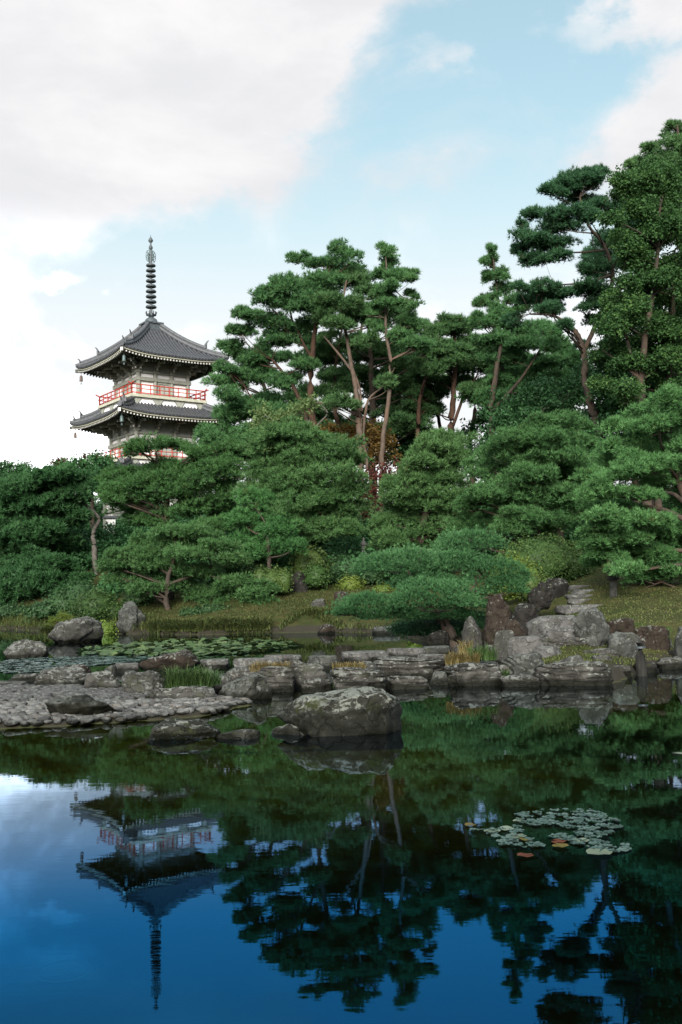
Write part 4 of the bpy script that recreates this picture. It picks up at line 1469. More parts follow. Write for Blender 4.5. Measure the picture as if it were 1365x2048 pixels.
gpine('huge feathery garden pine at the right edge with bare branches over the path', 29,
      [[(1425, 1200, .28), (1405, 1080, .25), (1365, 980, .18), (1335, 900, .1)], [(1405, 1060, .12), (1330, 1020, .09), (1270, 1015, .06), (1200, 1030, .03)],
       [(1385, 1020, .1), (1340, 985, .07), (1290, 1000, .05), (1230, 990, .03)], [(1410, 1100, .1), (1330, 1100, .07), (1250, 1085, .04)], [(1415, 1130, .1), (1350, 1130, .06), (1290, 1140, .04)]],
      [(1330, 822, 56, 18), (1252, 852, 50, 15), (1380, 860, 56, 20), (1290, 880, 66, 17), (1225, 895, 36, 12), (1232, 922, 46, 13), (1340, 920, 56, 17), (1250, 950, 66, 14),
       (1182, 955, 36, 11), (1320, 960, 56, 14), (1200, 985, 46, 11), (1282, 990, 46, 9), (1385, 1000, 46, 17), (1330, 1066, 66, 13), (1250, 1078, 56, 11), (1190, 1062, 36, 9),
       (1372, 1100, 56, 17), (1290, 1112, 56, 12), (1220, 1112, 40, 11), (1330, 1142, 56, 11), (1184, 1126, 28, 9), (1250, 1140, 40, 8), (1380, 900, 50, 18), (1300, 850, 50, 15),
       (1395, 950, 50, 18), (1350, 790, 40, 14), (1290, 930, 60, 16), (1380, 1050, 50, 18), (1290, 1040, 60, 14), (1220, 1040, 46, 13), (1350, 1120, 56, 15), (1270, 1095, 56, 14), (1200, 1090, 40, 13), (1300, 1150, 46, 10), (1230, 1020, 50, 12), (1370, 820, 50, 18), (1400, 1130, 50, 20)], lobe=.26, dens=.95, L=.13, wd=.026, fol='pine_bright')
gpine('wide dark garden pine standing in front of the pagoda with a flat parted top', 51,
      [[(330, 1085, .26), (335, 1010, .22), (322, 950, .14), (312, 905, .07)], [(322, 960, .1), (360, 930, .07), (382, 910, .05)], [(330, 1030, .1), (400, 1000, .07)]],
      [(288, 893, 40, 11), (330, 888, 32, 9), (362, 894, 26, 9), (388, 906, 20, 7), (262, 908, 18, 8), (296, 962, 56, 15), (368, 945, 54, 16), (420, 950, 54, 18), (250, 978, 46, 15),
       (340, 985, 66, 17), (440, 985, 46, 18), (270, 1010, 56, 15), (370, 1020, 66, 15), (460, 1020, 38, 16), (230, 1000, 28, 11), (300, 1045, 46, 11), (420, 1050, 46, 13),
       (468, 932, 32, 14), (402, 905, 26, 10), (245, 945, 36, 10), (330, 940, 50, 13), (450, 900, 34, 14), (215, 985, 26, 10)], fol='pine', lobe=.36)
gpine('small feathery garden pine filling the dark hollow beside the round bushes', 44,
      [(540, 1140, .14), (536, 1080, .1), (530, 1045, .05)],
      [(540, 1040, 44, 14), (500, 1070, 36, 14), (560, 1082, 50, 15), (522, 1110, 46, 13), (592, 1096, 26, 10), (482, 1040, 32, 15), (480, 1095, 40, 14), (560, 1055, 40, 12), (510, 1000, 40, 15)], fol='pine', lobe=.32)
tree('evergreen_tree', 'layered dark evergreen at the left edge with an exposed pale curved trunk', 'evergreen tree', GE, 57,
     [[(190, 1098, .2), (187, 1075, .17), (190, 1055, .15), (198, 1035, .13), (160, 1000, .1), (120, 970, .06)]],
     [(100, 962, 74, 15), (42, 975, 46, 15), (160, 958, 36, 12), (60, 1000, 66, 17), (140, 1000, 54, 15), (30, 1040, 54, 17), (108, 1040, 60, 17), (160, 1030, 24, 12),
      (60, 1080, 64, 14), (128, 1085, 40, 12), (10, 1100, 36, 15), (80, 985, 60, 15), (90, 1020, 60, 15), (20, 1010, 50, 16), (60, 1055, 66, 15), (-30, 1050, 50, 30), (-30, 980, 50, 25)],
     'evergreen', 'bark_grey', depth=1.6, lobe=.42, L=.24, wd=.055, dens=1.3, fill=.5, rzf=1.4, split=2, keep=.95, nb=8, limbs=False)
tree('evergreen_tree', 'low dark evergreen spreading over the water at the left edge', 'evergreen tree', GE, 54,
     [(75, 1258, .14), (72, 1210, .1), (70, 1160, .06)],
     [(60, 1160, 64, 18), (122, 1150, 36, 18), (20, 1190, 46, 18), (90, 1200, 54, 16), (140, 1190, 36, 15), (40, 1226, 36, 11), (120, 1122, 28, 10), (70, 1130, 50, 16), (0, 1150, 40, 20),
      (110, 1225, 46, 12), (0, 1225, 40, 14), (160, 1165, 24, 14), (-40, 1180, 40, 30)],
     'evergreen', 'bark_dark', depth=1.2, lobe=.4, L=.24, wd=.055, dens=1.3, fill=.5, rzf=1.4, split=2, keep=.95, nb=8, limbs=False)
gpine('long needled garden pine on the grassy bank behind the lily pads', 42.5,
      [[(338, 1232, .17), (332, 1185, .15), (345, 1125, .11), (352, 1072, .05)], [(334, 1170, .08), (400, 1150, .06), (470, 1165, .04)], [(340, 1150, .07), (290, 1120, .05)],
       [(425, 1135, .05), (415, 1112, .03)]],
      [(370, 1068, 66, 11), (312, 1085, 46, 12), (440, 1092, 40, 10), (380, 1105, 56, 11), (262, 1110, 46, 11), (460, 1118, 34, 10), (300, 1135, 60, 11), (230, 1130, 30, 9),
       (392, 1146, 46, 9), (332, 1166, 56, 9), (470, 1165, 40, 10), (250, 1160, 36, 10), (420, 1186, 48, 12), (510, 1184, 38, 14), (462, 1205, 54, 12), (526, 1202, 28, 11),
       (300, 1110, 40, 10), (350, 1085, 50, 10), (290, 1180, 34, 9)],
      fol='pine_bright', lobe=.3, L=.17, wd=.032, dens=1.0, depth=1.3, lift=.25)
gpine('low blue green pine in dense mounds leaning over the water beside the stone path', 28,
      [[(905, 1282, .2), (888, 1245, .18), (850, 1215, .15), (790, 1222, .1), (730, 1225, .06)], [(888, 1245, .14), (930, 1200, .11), (960, 1150, .07)], [(866, 1225, .1), (840, 1180, .08), (815, 1140, .05)], [(890, 1250, .1), (880, 1210, .08)]],
      [(810, 1132, 92, 34, .7), (937, 1090, 62, 28, 1.5), (992, 1152, 58, 38, .2), (866, 1200, 80, 42, -1.3), (738, 1216, 60, 28, -.8), (1008, 1178, 42, 26, -.2), (918, 1130, 50, 28, .5), (790, 1232, 60, 16, -.2), (880, 1232, 60, 14, -.1), (930, 1210, 46, 22, .3), (700, 1228, 24, 10, -.2), (850, 1165, 60, 26, .3)],
      fol='pine_blue', L=.09, wd=.02, dens=1.5, depth=.7, fill=0.0, mound=True, rzf=1.0)
tree('garden_pine', 'tiny bright yellow green pine sapling leaning over the round boulder in the pond', 'pine tree', None, 36.5,
     [[(112, 1262, .04), (114, 1245, .03), (120, 1236, .02)]],
     [(122, 1236, 18, 5), (106, 1246, 12, 5), (98, 1258, 14, 6), (124, 1272, 10, 5)], 'azalea_lime', 'bark_dark', depth=.2, lobe=.12, L=.09, dens=1)

# ------------------------------------------------------------------ bushes
GA = 'azalea bushes clipped into mounds'
for label, Y, lumps, fol in (
    ('olive green clipped azalea mound in front of the dark standing rock', 42.6, [(545, 1158, 36, 24), (520, 1150, 18, 18), (568, 1152, 18, 16)], 'azalea_olive'),
    ('dark domed azalea below the large cloud pruned pine', 45, [(618, 1112, 40, 22)], 'azalea_olive'),
    ('small green azalea dome just right of the dark standing rock', 43.5, [(632, 1142, 28, 18)], 'azalea'),
    ('large dark green azalea dome in the middle, over the lime bush', 45.5, [(690, 1142, 52, 32), (735, 1150, 34, 26)], 'azalea_dark'),
    ('bright lime azalea bush tucked against the blue green pine', 44, [(702, 1172, 27, 20)], 'azalea_lime'),
    ('lime azalea bush peeking between two mounds of the blue green pine', 43, [(768, 1180, 22, 13)], 'azalea_lime'),
    ('biggest clipped green azalea hedge mound beside the path', 35, [(1085, 1098, 80, 28), (1140, 1108, 50, 24), (1030, 1100, 34, 20)], 'azalea'),
    ('yellowish azalea mound in front of the biggest hedge mound', 33, [(1020, 1128, 44, 22), (1060, 1140, 26, 16)], 'azalea_lime'),
    ('small olive azalea bush beside the dark rocks of the path', 31, [(1058, 1153, 27, 15), (1092, 1158, 18, 8)], 'azalea_olive'),
    ('bright green clipped azalea at the water behind the lichen rock', 42.5, [(192, 1210, 46, 30), (228, 1222, 26, 22)], 'azalea'),
    ('low yellow green bush between the boulder and the lichen rock', 40, [(208, 1255, 26, 13)], 'azalea_lime'),
    ('dark shrub in the hollow under the edge of the large cloud pruned pine', 46, [(520, 1128, 50, 20), (460, 1110, 40, 18)], 'azalea_dark'),
    ('lime sprig bush in the shadow under the blue green pine', 36, [(842, 1218, 30, 8), (830, 1232, 18, 7)], 'azalea_lime'),
):
    bush('azalea_bush', label, 'bush', GA, Y, lumps, M and fol)
bush('shrub', 'dark shrub filling the shade left of the bright azalea bush', 'bush', None, 46.5, [(130, 1205, 44, 24), (90, 1222, 36, 16), (165, 1180, 40, 18)], 'azalea_dark', L=.15)
bush('shrub', 'very dark low shrub added as the deep shade around the blue green pine trunk', 'bush', None, 29.6, [(880, 1248, 66, 16), (950, 1240, 40, 18), (820, 1246, 40, 10)], 'pine_dark', L=.09)  # dark leaf mass added to stand in for shade under the pine
bush('shrub', 'dark spreading shrub hanging over the water at the left edge of the picture', 'bush', None, 50.5, [(15, 1232, 56, 24), (72, 1236, 46, 20), (118, 1240, 32, 15), (-45, 1228, 50, 26)], 'azalea_dark', L=.16)
bush('shrub', 'low dark shrub on the bank under the right side of the long needled pine', 'bush', None, 41.5, [(430, 1222, 44, 13), (490, 1226, 36, 11), (385, 1226, 26, 10)], 'azalea_dark', L=.11)
bush('shrub', 'leafy green shrub by the water under the bright azalea bush', 'bush', None, 44.5, [(276, 1200, 30, 12)], 'azalea_dark')

# undergrowth over the hillside: a continuous cover of low leaves and shrubs
rng = np.random.default_rng(5)
und = Leaves(77)
N = 950
yy = 46 + 34 * rng.random(N) ** 1.1
xx = (rng.random(N) * 2 - 1) * (yy * .42)
keep = ~((np.abs(xx + 13.5) < 5.5) & (np.abs(yy - 75) < 5.5))
keep &= (xx / yy < .2) | (yy > 44)
keep &= (xx / yy > -.23) | (yy > 59)
xx, yy = xx[keep], yy[keep]
zz = HH(xx, yy)
for x, y, z in zip(xx, yy, zz):
    s_ = rng.uniform(.6, 1.3) * (1 + .5 * (y > 56))
    if abs(x / y - .09) < .05 and y > 60:
        s_ *= .5
    C_, S_ = und.lobes((x, y, z + s_ * .3), s_ * 1.2, s_ * 1.2, s_ * .8, .5, 1.2)
    P_, u, t = und.shell(C_, S_, 34, -.4, .4)
    und.leaves(P_, u, t, .2, .12, 2, .12)
tag(link('undergrowth', und.mesh('undergrowth', M['evergreen'])), 'dark low undergrowth covering the hillside between the trees', 'undergrowth', kind='stuff')
far = Leaves(78)
N = 240
yy = 96 + 60 * rng.random(N)
xx = (rng.random(N) * 2 - 1) * (yy * .6)
zz = HH(xx, yy)
for x, y, z in zip(xx, yy, zz):
    s_ = rng.uniform(1.6, 2.6)
    if .0 < x / y < .16:
        s_ *= .45
    C_, S_ = far.lobes((x, y, z + s_ * .9), s_ * 1.3, s_ * 1.3, s_ * 1.1, 1.0, 1.3)
    P_, u, t = far.shell(C_, S_, 11, -.5, .4)
    far.leaves(P_, u, t, .42, .26, 2, .25)
tag(link('woods', far.mesh('woods', M['evergreen'])), 'far off evergreen woods beyond the crest of the hill', 'woods', kind='stuff')

# ------------------------------------------------------------------ rocks
def rock_mesh(name, size, seed, style='round', sub=4, mats=None, flip=0):
    """half sizes; a boulder with facets, layers or a flat top, as ONE mesh centred on its middle"""
    rng = np.random.default_rng(seed)
    bm = bmesh.new()
    bmesh.ops.create_icosphere(bm, subdivisions=sub, radius=1.0)
    p = np.array([v.co[:] for v in bm.verts])
    ex = {'round': .85, 'block': .5, 'flat': .5, 'layer': .45, 'wedge': .62, 'tilt': .5, 'upright': .7}[style]
    q = np.sign(p) * np.abs(p) ** ex
    if style == 'round':
        q = q / np.linalg.norm(q, axis=1).max() * 1.15
    q = np.clip(q, -1, 1)
    asp = np.array(size) / max(size)
    # facets: cut with random planes
    ncut = {'round': 7, 'block': 8, 'flat': 6, 'layer': 5, 'wedge': 9, 'tilt': 6, 'upright': 8}[style]
    for _ in range(ncut):
        n = rng.normal(size=3)
        n[2] *= .5
        n /= np.linalg.norm(n)
        d = rng.uniform(.52, .88) if style == 'upright' else rng.uniform(.64, .92) * (1.0 if style in ('round', 'wedge') else 1.12)
        e = q @ n - d
        q = q - np.outer(np.maximum(e, 0) * .92, n)
    if style == 'wedge':
        q[:, 2] *= 1 - .35 * np.clip(q[:, 0] * (flip or rng.choice([-1, 1])), -.4, 1)
    if style == 'upright':
        k = 1 - .38 * np.clip(q[:, 2], -.3, 1)
        q[:, 0] *= k
        q[:, 1] *= k
    w_ = q * np.array(size)
    fr = 1.6 / max(.25, np.mean(size))
    if style in ('layer', 'tilt'):
        zz = w_[:, 2].copy()
        if style == 'tilt':
            zz = zz + .75 * w_[:, 0]
        wob = .05 * fnoise(w_ * fr * .8, seed + 5, 2)
        k = (zz + wob) / rng.uniform(.085, .115)
        step = np.floor(k)
        fr_ = k - step
        hsh = np.sin(step * 12.9898 + seed) * 43758.5453
        hsh = hsh - np.floor(hsh)
        groove = np.exp(-((fr_ - .04) / .12) ** 2) + np.exp(-((fr_ - 1.04) / .12) ** 2)
        f = 1 - .12 * hsh - .15 * groove
        w_[:, 0] *= 1 - (1 - f) * .8
        w_[:, 1] *= f
        h2 = np.sin(step * 78.233 + seed * 1.7) * 24634.63
        w_[:, 0] += (h2 - np.floor(h2) - .5) * .07 * size[0]
    nrm = p / np.linalg.norm(p, axis=1)[:, None]
    a = {'round': .16, 'upright': .26, 'wedge': .18, 'block': .16}.get(style, .11) * min(size)
    w_ = w_ + nrm * (a * fnoise(w_ * fr, seed, 3))[:, None] + nrm * (.06 * min(size) * (1 - 2 * np.abs(fnoise(w_ * fr * 2.6, seed + 9, 3))))[:, None] + nrm * (.03 * min(size) * fnoise(w_ * fr * 7, seed + 19, 2))[:, None]
    lo_, hi_ = w_.min(0), w_.max(0)
    w_ = (w_ - (lo_ + hi_) / 2) * (2 * np.array(size) / (hi_ - lo_))
    if style == 'flat':
        top = size[2] * .72
        e = np.maximum(w_[:, 2] - top, 0)
        w_[:, 2] -= e * .85
    for v, c in zip(bm.verts, w_):
        v.co = c
    me = bpy.data.meshes.new(name)
    bm.to_mesh(me)
    bm.free()
    me.polygons.foreach_set('use_smooth', np.ones(len(me.polygons), dtype=bool))
    me.materials.append(mats)
    return me


RS = [1]


def rock(label, x0, x1, ytop, Y, zb=-.25, style='block', m_='rock', thick=.8, group=None, name='rock', yaw=None, flip=0):
    """px range x0..x1, top at ytop, front face near depth Y, foot at height zb"""
    RS[0] += 1
    rng = random.Random(RS[0])
    a, b = P(x0, ytop, Y), P(x1, ytop, Y)
    wdt = (b - a).length
    cx = (x0 + x1) / 2
    t = max(.12, wdt * thick)
    top = P(cx, ytop, Y + t * .25).z
    h = max(.05, top - zb)
    me = rock_mesh(name, (wdt / 2 * 1.02, t / 2, h / 2 * 1.05), RS[0] * 7 + 3, style, 5 if wdt > .7 else 4, M[m_], flip)
    o = link(name, me)
    c = P(cx, ytop, Y + t * .4)
    o.location = (c.x, c.y, zb + h / 2)
    o.rotation_euler = (rng.uniform(-.03, .03), rng.uniform(-.03, .03), yaw if yaw is not None else rng.uniform(-.12, .12))
    return tag(o, label, 'rock', group)


def Yw(px, py):
    return W(px, py).y


G1 = 'rocks of the low stone causeway across the pond'
R1 = lambda *a, **k: rock(*a, group=G1, **k)
# front row, standing in the water; left to right
R1('flat pale slab at the left edge behind the cobbles', -30, 68, 1359, Yw(30, 1377), style='flat', m_='rock_pale', thick=.5)
R1('long grey ledge at the left, just right of the pale edge slab', 66, 172, 1336, Yw(120, 1376), style='layer', m_='rock')
R1('streaked grey block between the left ledge and the big grass tuft', 168, 250, 1343, Yw(205, 1384), style='block', m_='rock')
R1('square flat topped block left of the dark brown boulder', 228, 282, 1322, Yw(255, 1350) + .6, style='flat', m_='rock_pale')
R1('dark brown wedge boulder above the grass tuft', 278, 400, 1303, Yw(340, 1352) + .8, style='wedge', m_='rock_brown', thick=.7)
R1('steep striated rock left of the big grass tuft', 242, 332, 1343, Yw(290, 1396), style='tilt', m_='rock')
R1('long low striated rock in front of the big grass tuft', 290, 442, 1374, Yw(370, 1408), style='tilt', m_='rock', thick=.45)
R1('small flat slab just right of the dark brown boulder', 394, 460, 1314, Yw(430, 1345) + .9, style='flat', m_='rock_pale')
R1('slanting triangular grey rock right of the big grass tuft', 434, 544, 1348, Yw(490, 1400), style='wedge', m_='rock_lichen', thick=.7)
R1('thin layered rock under the dry grass slab', 450, 518, 1337, Yw(485, 1372), style='layer', m_='rock_layer')
R1('wide pale slab with dry grass along its edge', 466, 568, 1311, Yw(520, 1350) + .9, style='flat', m_='rock_pale', thick=.6)
R1('pale slab behind the dry grass slab', 522, 605, 1306, Yw(560, 1340) + 1.8, style='flat', m_='rock_pale', thick=.6)
R1('layered block below the dry grass slab', 511, 590, 1334, Yw(550, 1384), style='layer', m_='rock_layer')
R1('blocky moss spotted stone below the round topped stone', 586, 662, 1328, Yw(625, 1378), style='layer', m_='rock')
R1('round topped pale stone above the blocky moss spotted stone', 614, 678, 1306, Yw(645, 1345) + .7, style='flat', m_='rock_lichen')
R1('stack of thin dark layers behind the mossy boulder', 658, 770, 1335, Yw(712, 1386), style='layer', m_='rock_layer')
R1('long lichen spotted layered rock in the middle of the causeway', 738, 910, 1315, Yw(825, 1360) + .2, style='layer', m_='rock_layer', thick=.5)
R1('low wet ledge at the foot of the long lichen spotted rock', 766, 858, 1353, Yw(812, 1379), style='layer', m_='rock_layer', thick=.5)
R1('flat pale stepping slab behind the thin dark layers', 682, 780, 1298, Yw(735, 1338) + 1.6, style='flat', m_='rock_pale', thick=.7)
R1('flat pale stepping slab behind the long lichen spotted rock', 772, 853, 1292, Yw(812, 1330) + 2.0, style='flat', m_='rock_pale', thick=.7)
R1('dark edged stepping slab next to the yellow grass', 844, 902, 1288, Yw(872, 1328) + 2.0, style='flat', m_='rock_lichen', thick=.7)
R1('small low stone in front of the dark edged slab', 834, 902, 1304, Yw(870, 1336) + 1.0, style='flat', m_='rock_pale', thick=.6)
R1('small knob of stone between two layered rocks', 858, 900, 1344, Yw(879, 1370), style='round', m_='rock_lichen')
R1('layered ledge below the yellow grass tuft', 892, 1006, 1327, Yw(950, 1372), style='layer', m_='rock_layer', thick=.6)
R1('tilted rock with slanting layers left of the long right ledge', 1002, 1102, 1309, Yw(1052, 1364), style='tilt', m_='rock_lichen', thick=.7)
R1('pale ribbed rock on top between the tilted rock and the tall stack', 1064, 1134, 1294, Yw(1095, 1350) + .5, style='tilt', m_='rock_pale', thick=.8)
R1('longest layered ledge along the water, right of the tilted rock', 1066, 1222, 1325, Yw(1145, 1372), style='layer', m_='rock_layer', thick=.5)
R1('layered rock behind the right end of the longest ledge', 1160, 1258, 1298, Yw(1210, 1350) + .9, style='layer', m_='rock', thick=.6)
R1('tall layered stack of rock with a pale cap', 1064, 1176, 1272, Yw(1120, 1345) + 1.0, style='layer', m_='rock_layer', thick=.8)
R1('pale weathered cap stone on the tall layered stack', 1088, 1150, 1256, Yw(1120, 1345) + 1.1, zb=.45, style='layer', m_='rock_pale', thick=.7)
R1('small slab between the yellow grass and the tilted rock', 966, 1032, 1283, Yw(1000, 1345) + 2.2, style='flat', m_='rock', thick=.7)
R1('low slab behind the yellow grass tuft', 908, 978, 1284, Yw(940, 1335) + 2.6, style='flat', m_='rock', thick=.7)
for label, x0, x1, yt, Y, st, mm in (
    ('small wedge stone under the right end of the dark brown boulder', 396, 432, 1334, Yw(415, 1385) + .5, 'wedge', 'rock'),
    ('rubble stone wedged between the left ledge and the square block', 196, 236, 1332, Yw(215, 1376) + .4, 'wedge', 'rock'),
    ('low ledge stone behind the left edge slab', 20, 90, 1348, Yw(50, 1372) + .9, 'layer', 'rock'),
    ('brownish low stone behind the left ledge', 110, 190, 1330, Yw(150, 1365) + .8, 'block', 'rock_brown'),
    ('stone filling the gap between the grass tuft and the triangular rock', 430, 470, 1352, Yw(450, 1392) + .6, 'block', 'rock'),
    ('thin stone plate between the dry grass slab and the blocky stone', 560, 612, 1322, Yw(590, 1372) + .5, 'layer', 'rock_layer'),
    ('low plate at the water below the blocky moss spotted stone', 600, 668, 1358, Yw(634, 1384) - .1, 'layer', 'rock_layer'),
    ('stone plate between the thin dark layers and the long spotted rock', 700, 762, 1324, Yw(730, 1376) + .7, 'layer', 'rock'),
    ('stone plate supporting the golden dry tuft', 886, 1000, 1322, Yw(945, 1366) + .7, 'layer', 'rock'),
    ('dark plate in the gap left of the tilted rock', 984, 1030, 1330, Yw(1008, 1366) + .3, 'layer', 'rock_layer'),
    ('low dark plate at the foot of the tilted rock', 1000, 1080, 1350, Yw(1040, 1372) - .1, 'layer', 'rock_layer'),
    ('broken stone between the pale ribbed rock and the tall stack', 1100, 1170, 1312, Yw(1135, 1360) + .4, 'wedge', 'rock'),
    ('low stone joining the tall stack to the bank', 1030, 1080, 1284, Yw(1055, 1345) + 1.6, 'block', 'rock'),
    ('low stone left of the lichen rock by the black post', 1180, 1226, 1312, Yw(1204, 1352) + .2, 'layer', 'rock'),
):
    R1(label, x0, x1, yt, Y, style=st, m_=mm)
G2 = 'rocks along the right bank'
R2 = lambda *a, **k: rock(*a, group=G2, **k)
R2('long grey slab at the foot of the stepped path', 1012, 1086, 1267, 20.3, zb=.1, style='flat', m_='rock_pale', thick=.6)
R2('big upright lichen rock beside the stepped path', 1144, 1216, 1216, 20.4, zb=.1, style='upright', m_='rock_lichen', thick=.9)
R2('large stone step, lowest of the path', 1050, 1160, 1225, 22.6, zb=.3, style='flat', m_='rock_pale', thick=.7)
R2('tall reddish brown rock under the blue green pine', 962, 1030, 1190, 22.5, zb=.1, style='upright', m_='rock_brown', thick=.9)
R2('blue grey wet rock at the water under the blue green pine', 920, 968, 1234, 22.8, zb=-.2, style='upright', m_='rock', thick=.9)
R2('brown rock between the reddish rock and the lowest step', 1008, 1056, 1240, 21.8, zb=.1, style='wedge', m_='rock_brown', thick=.9)
R2('near black rock left of the path, below the other two dark ones', 1020, 1080, 1208, 24.4, zb=.5, style='block', m_='rock_dark', thick=.9)
R2('near black pointed rock left of the path, middle of three', 1054, 1112, 1164, 27.5, zb=.9, style='wedge', m_='rock_dark', thick=.9)
R2('near black rock at the top of the path, against the hedge', 1090, 1136, 1157, 30.5, zb=1.1, style='block', m_='rock_dark', thick=.9)
R2('lichen crusted rock standing in the water beside the black post', 1214, 1284, 1265, Yw(1250, 1338), style='block', m_='rock_lichen', thick=.8)
R2('lichen crusted rock right of the black post', 1290, 1346, 1273, Yw(1316, 1330) + .2, style='block', m_='rock_lichen', thick=.8)
R2('earth brown rock in the bank behind the black post', 1204, 1274, 1238, 20.8, zb=.1, style='block', m_='rock_brown', thick=.7)
R2('low earth brown rock in the bank right of the black post', 1268, 1340, 1252, 20.6, zb=.1, style='block', m_='rock_brown', thick=.6)
R2('low dark rock at the waterline under the black post', 1262, 1320, 1326, Yw(1290, 1346), style='layer', m_='rock_dark', thick=.6)
R2('low dark ledge at the waterline right of the black post', 1312, 1376, 1316, Yw(1345, 1338), style='layer', m_='rock_layer', thick=.6)
R2('small wet stone between the longest ledge and the lichen rock', 1220, 1262, 1332, Yw(1240, 1356), style='layer', m_='rock_layer', thick=.7)
R2('grey rock at the right edge of the bank', 1348, 1395, 1254, 19.8, zb=.0, style='round', m_='rock_lichen', thick=.9)
R2('wet low rock at the water near the right edge', 1330, 1400, 1300, Yw(1365, 1332), style='layer', m_='rock_dark', thick=.7)
R2('brown rock at the water behind the blue grey wet rock', 985, 1030, 1262, 21.2, zb=-.1, style='block', m_='rock', thick=.9)
G3 = 'flat stepping stones of the path'
for label, x0, x1, y0, y1 in (
    ('farthest flat stepping stone, at the top of the path by the hedge', 1132, 1184, 1169, 1176),
    ('small flat stepping stone on the left side of the path below the farthest one', 1111, 1142, 1179, 1187),
    ('flat stepping stone on the right side of the path below the farthest one', 1142, 1190, 1177, 1186),
    ('flat stepping stone in the middle of the path, left of the mossy lawn', 1133, 1196, 1187, 1195),
    ('thick flat stepping stone above the wide dark edged one', 1135, 1188, 1196, 1206),
    ('wide dark edged stepping stone right behind the upright lichen rock', 1116, 1210, 1207, 1222),
):
    # ground depth where the stone's front edge meets the slope
    Yg = 20.0
    for k in range(300):
        p = P((x0 + x1) / 2, y1, Yg)
        if p.z <= H(p.x, p.y) + .02:
            break
        Yg += .1
    zg = H(p.x, p.y)
    rock(label, x0, x1, y0, Yg, zb=zg - .12, style='flat', m_='rock_pale', thick=1.0, group=G3, name='stepping_stone')
# boulders in the water and on the cobbles
rock('big mossy boulder with white lichen standing alone in the pond', 552, 810, 1381, Yw(680, 1470), zb=-.3, style='wedge', m_='rock_moss', thick=.62, yaw=.1, flip=-1, name='boulder')
rock('low dark moss covered rock left of the big boulder', 298, 440, 1440, Yw(370, 1479), zb=-.12, style='wedge', m_='rock_wet', thick=.55, name='boulder')
rock('nearly sunken dark rock between the low mossy rock and the big boulder', 428, 522, 1461, Yw(475, 1478), zb=-.1, style='wedge', m_='rock_wet', thick=.5, name='boulder')
rock('low pale sunken toe of the big mossy boulder', 540, 640, 1446, Yw(590, 1470), zb=-.15, style='wedge', m_='rock_wet', flip=-1, thick=.6, name='boulder')
rock('mossy striped rock lying on the cobble shore', 92, 238, 1394, Yw(165, 1440), zb=-.1, style='wedge', m_='rock_moss', thick=.6, name='boulder')
G4 = 'rocks along the far bank'
R4_ = lambda *a, **k: rock(*a, group=G4, **k)
R4_('large grey boulder in the water under the tiny pine sapling', 96, 207, 1236, Yw(150, 1286), style='wedge', m_='rock', thick=.8)
R4_('smooth rounded boulder nearest the left edge among lily pads', 10, 94, 1280, Yw(50, 1316), style='round', m_='rock', thick=.8)
R4_('tall rugged lichen rock at the corner of the grassy bank', 228, 292, 1204, Yw(258, 1268), style='upright', m_='rock_lichen', thick=.8)
R4_('small pale stone at the water under the left evergreen, left one of two', 52, 82, 1238, Yw(66, 1256), style='round', m_='rock_pale', thick=.8)
R4_('small pale stone at the water under the left evergreen, right one of two', 86, 108, 1240, Yw(96, 1257), style='round', m_='rock_pale', thick=.8)
R4_('dark standing rock beside the olive azalea mound', 572, 624, 1144, 43.4, zb=.6, style='upright', m_='rock_dark', thick=.7)
R4_('dark rock half hidden by grass below the azalea domes', 612, 657, 1198, 41, zb=.2, style='wedge', m_='rock', thick=.8)
R4_('reddish rock against the lime azalea bush', 668, 704, 1184, 39.5, zb=.3, style='block', m_='rock_brown', thick=.8)
R4_('flat pale landing stone at the edge of the far bank', 528, 604, 1231, 40.6, zb=-.1, style='flat', m_='rock_pale', thick=.7)
R4_('brown low rock at the water beside the landing stone', 634, 672, 1248, Yw(650, 1268), style='round', m_='rock_brown', thick=.9)
R4_('pale low rock at the water under the left mound of the blue green pine', 744, 802, 1249, Yw(772, 1268), style='flat', m_='rock_lichen', thick=.8)
R4_('small dark block under the long needled pine', 318, 350, 1182, 44.5, zb=.8, style='block', m_='rock', thick=.8)
R4_('squat dark rock at the water in the shade of the blue green pine', 850, 900, 1262, 27.6, zb=-.2, style='block', m_='rock_dark', thick=.8)

# cobbles of the shore
rng = random.Random(11)
cob = [rock_mesh('cobble', (.085, .07, .034), 900 + k, 'round', 3, M['cobble']) for k in range(8)]
pts = []
bx = [p[0] for p in BEACH]
by = [p[1] for p in BEACH]
yy_ = min(by)
row = 0
while yy_ < max(by) + .1:
    xx_ = min(bx) + (.085 if row % 2 else 0)
    while xx_ < max(bx):
        pts.append((xx_ + rng.uniform(-.03, .03), yy_ + rng.uniform(-.025, .025)))
        xx_ += .17
    yy_ += .142
    row += 1
px_ = np.array(pts)
ok = inside(px_[:, 0], px_[:, 1], BEACH) & (px_[:, 0] / px_[:, 1] > -.36)
px_ = px_[ok]
px_ = px_[np.argsort(px_[:, 1])]
zz_ = HH(px_[:, 0], px_[:, 1])
rest = []
for i, ((x, y), z) in enumerate(zip(px_, zz_)):
    sc_ = rng.uniform(.78, 1.25)
    rot = rng.uniform(0, 6.28)
    if i < 295:
        o = link('cobble', cob[i % 8])
        o.location = (x, y, z + .012)
        o.rotation_euler = (rng.uniform(-.1, .1), rng.uniform(-.1, .1), rot)
        o.scale = (sc_ * rng.uniform(.9, 1.25), sc_, sc_ * rng.uniform(.8, 1.4))
        tag(o, 'rounded grey cobble of the pebble shore in front of the causeway', 'cobble', 'cobbles of the pebble shore')
    else:
        rest.append((x, y, z, sc_, rot, i % 8))
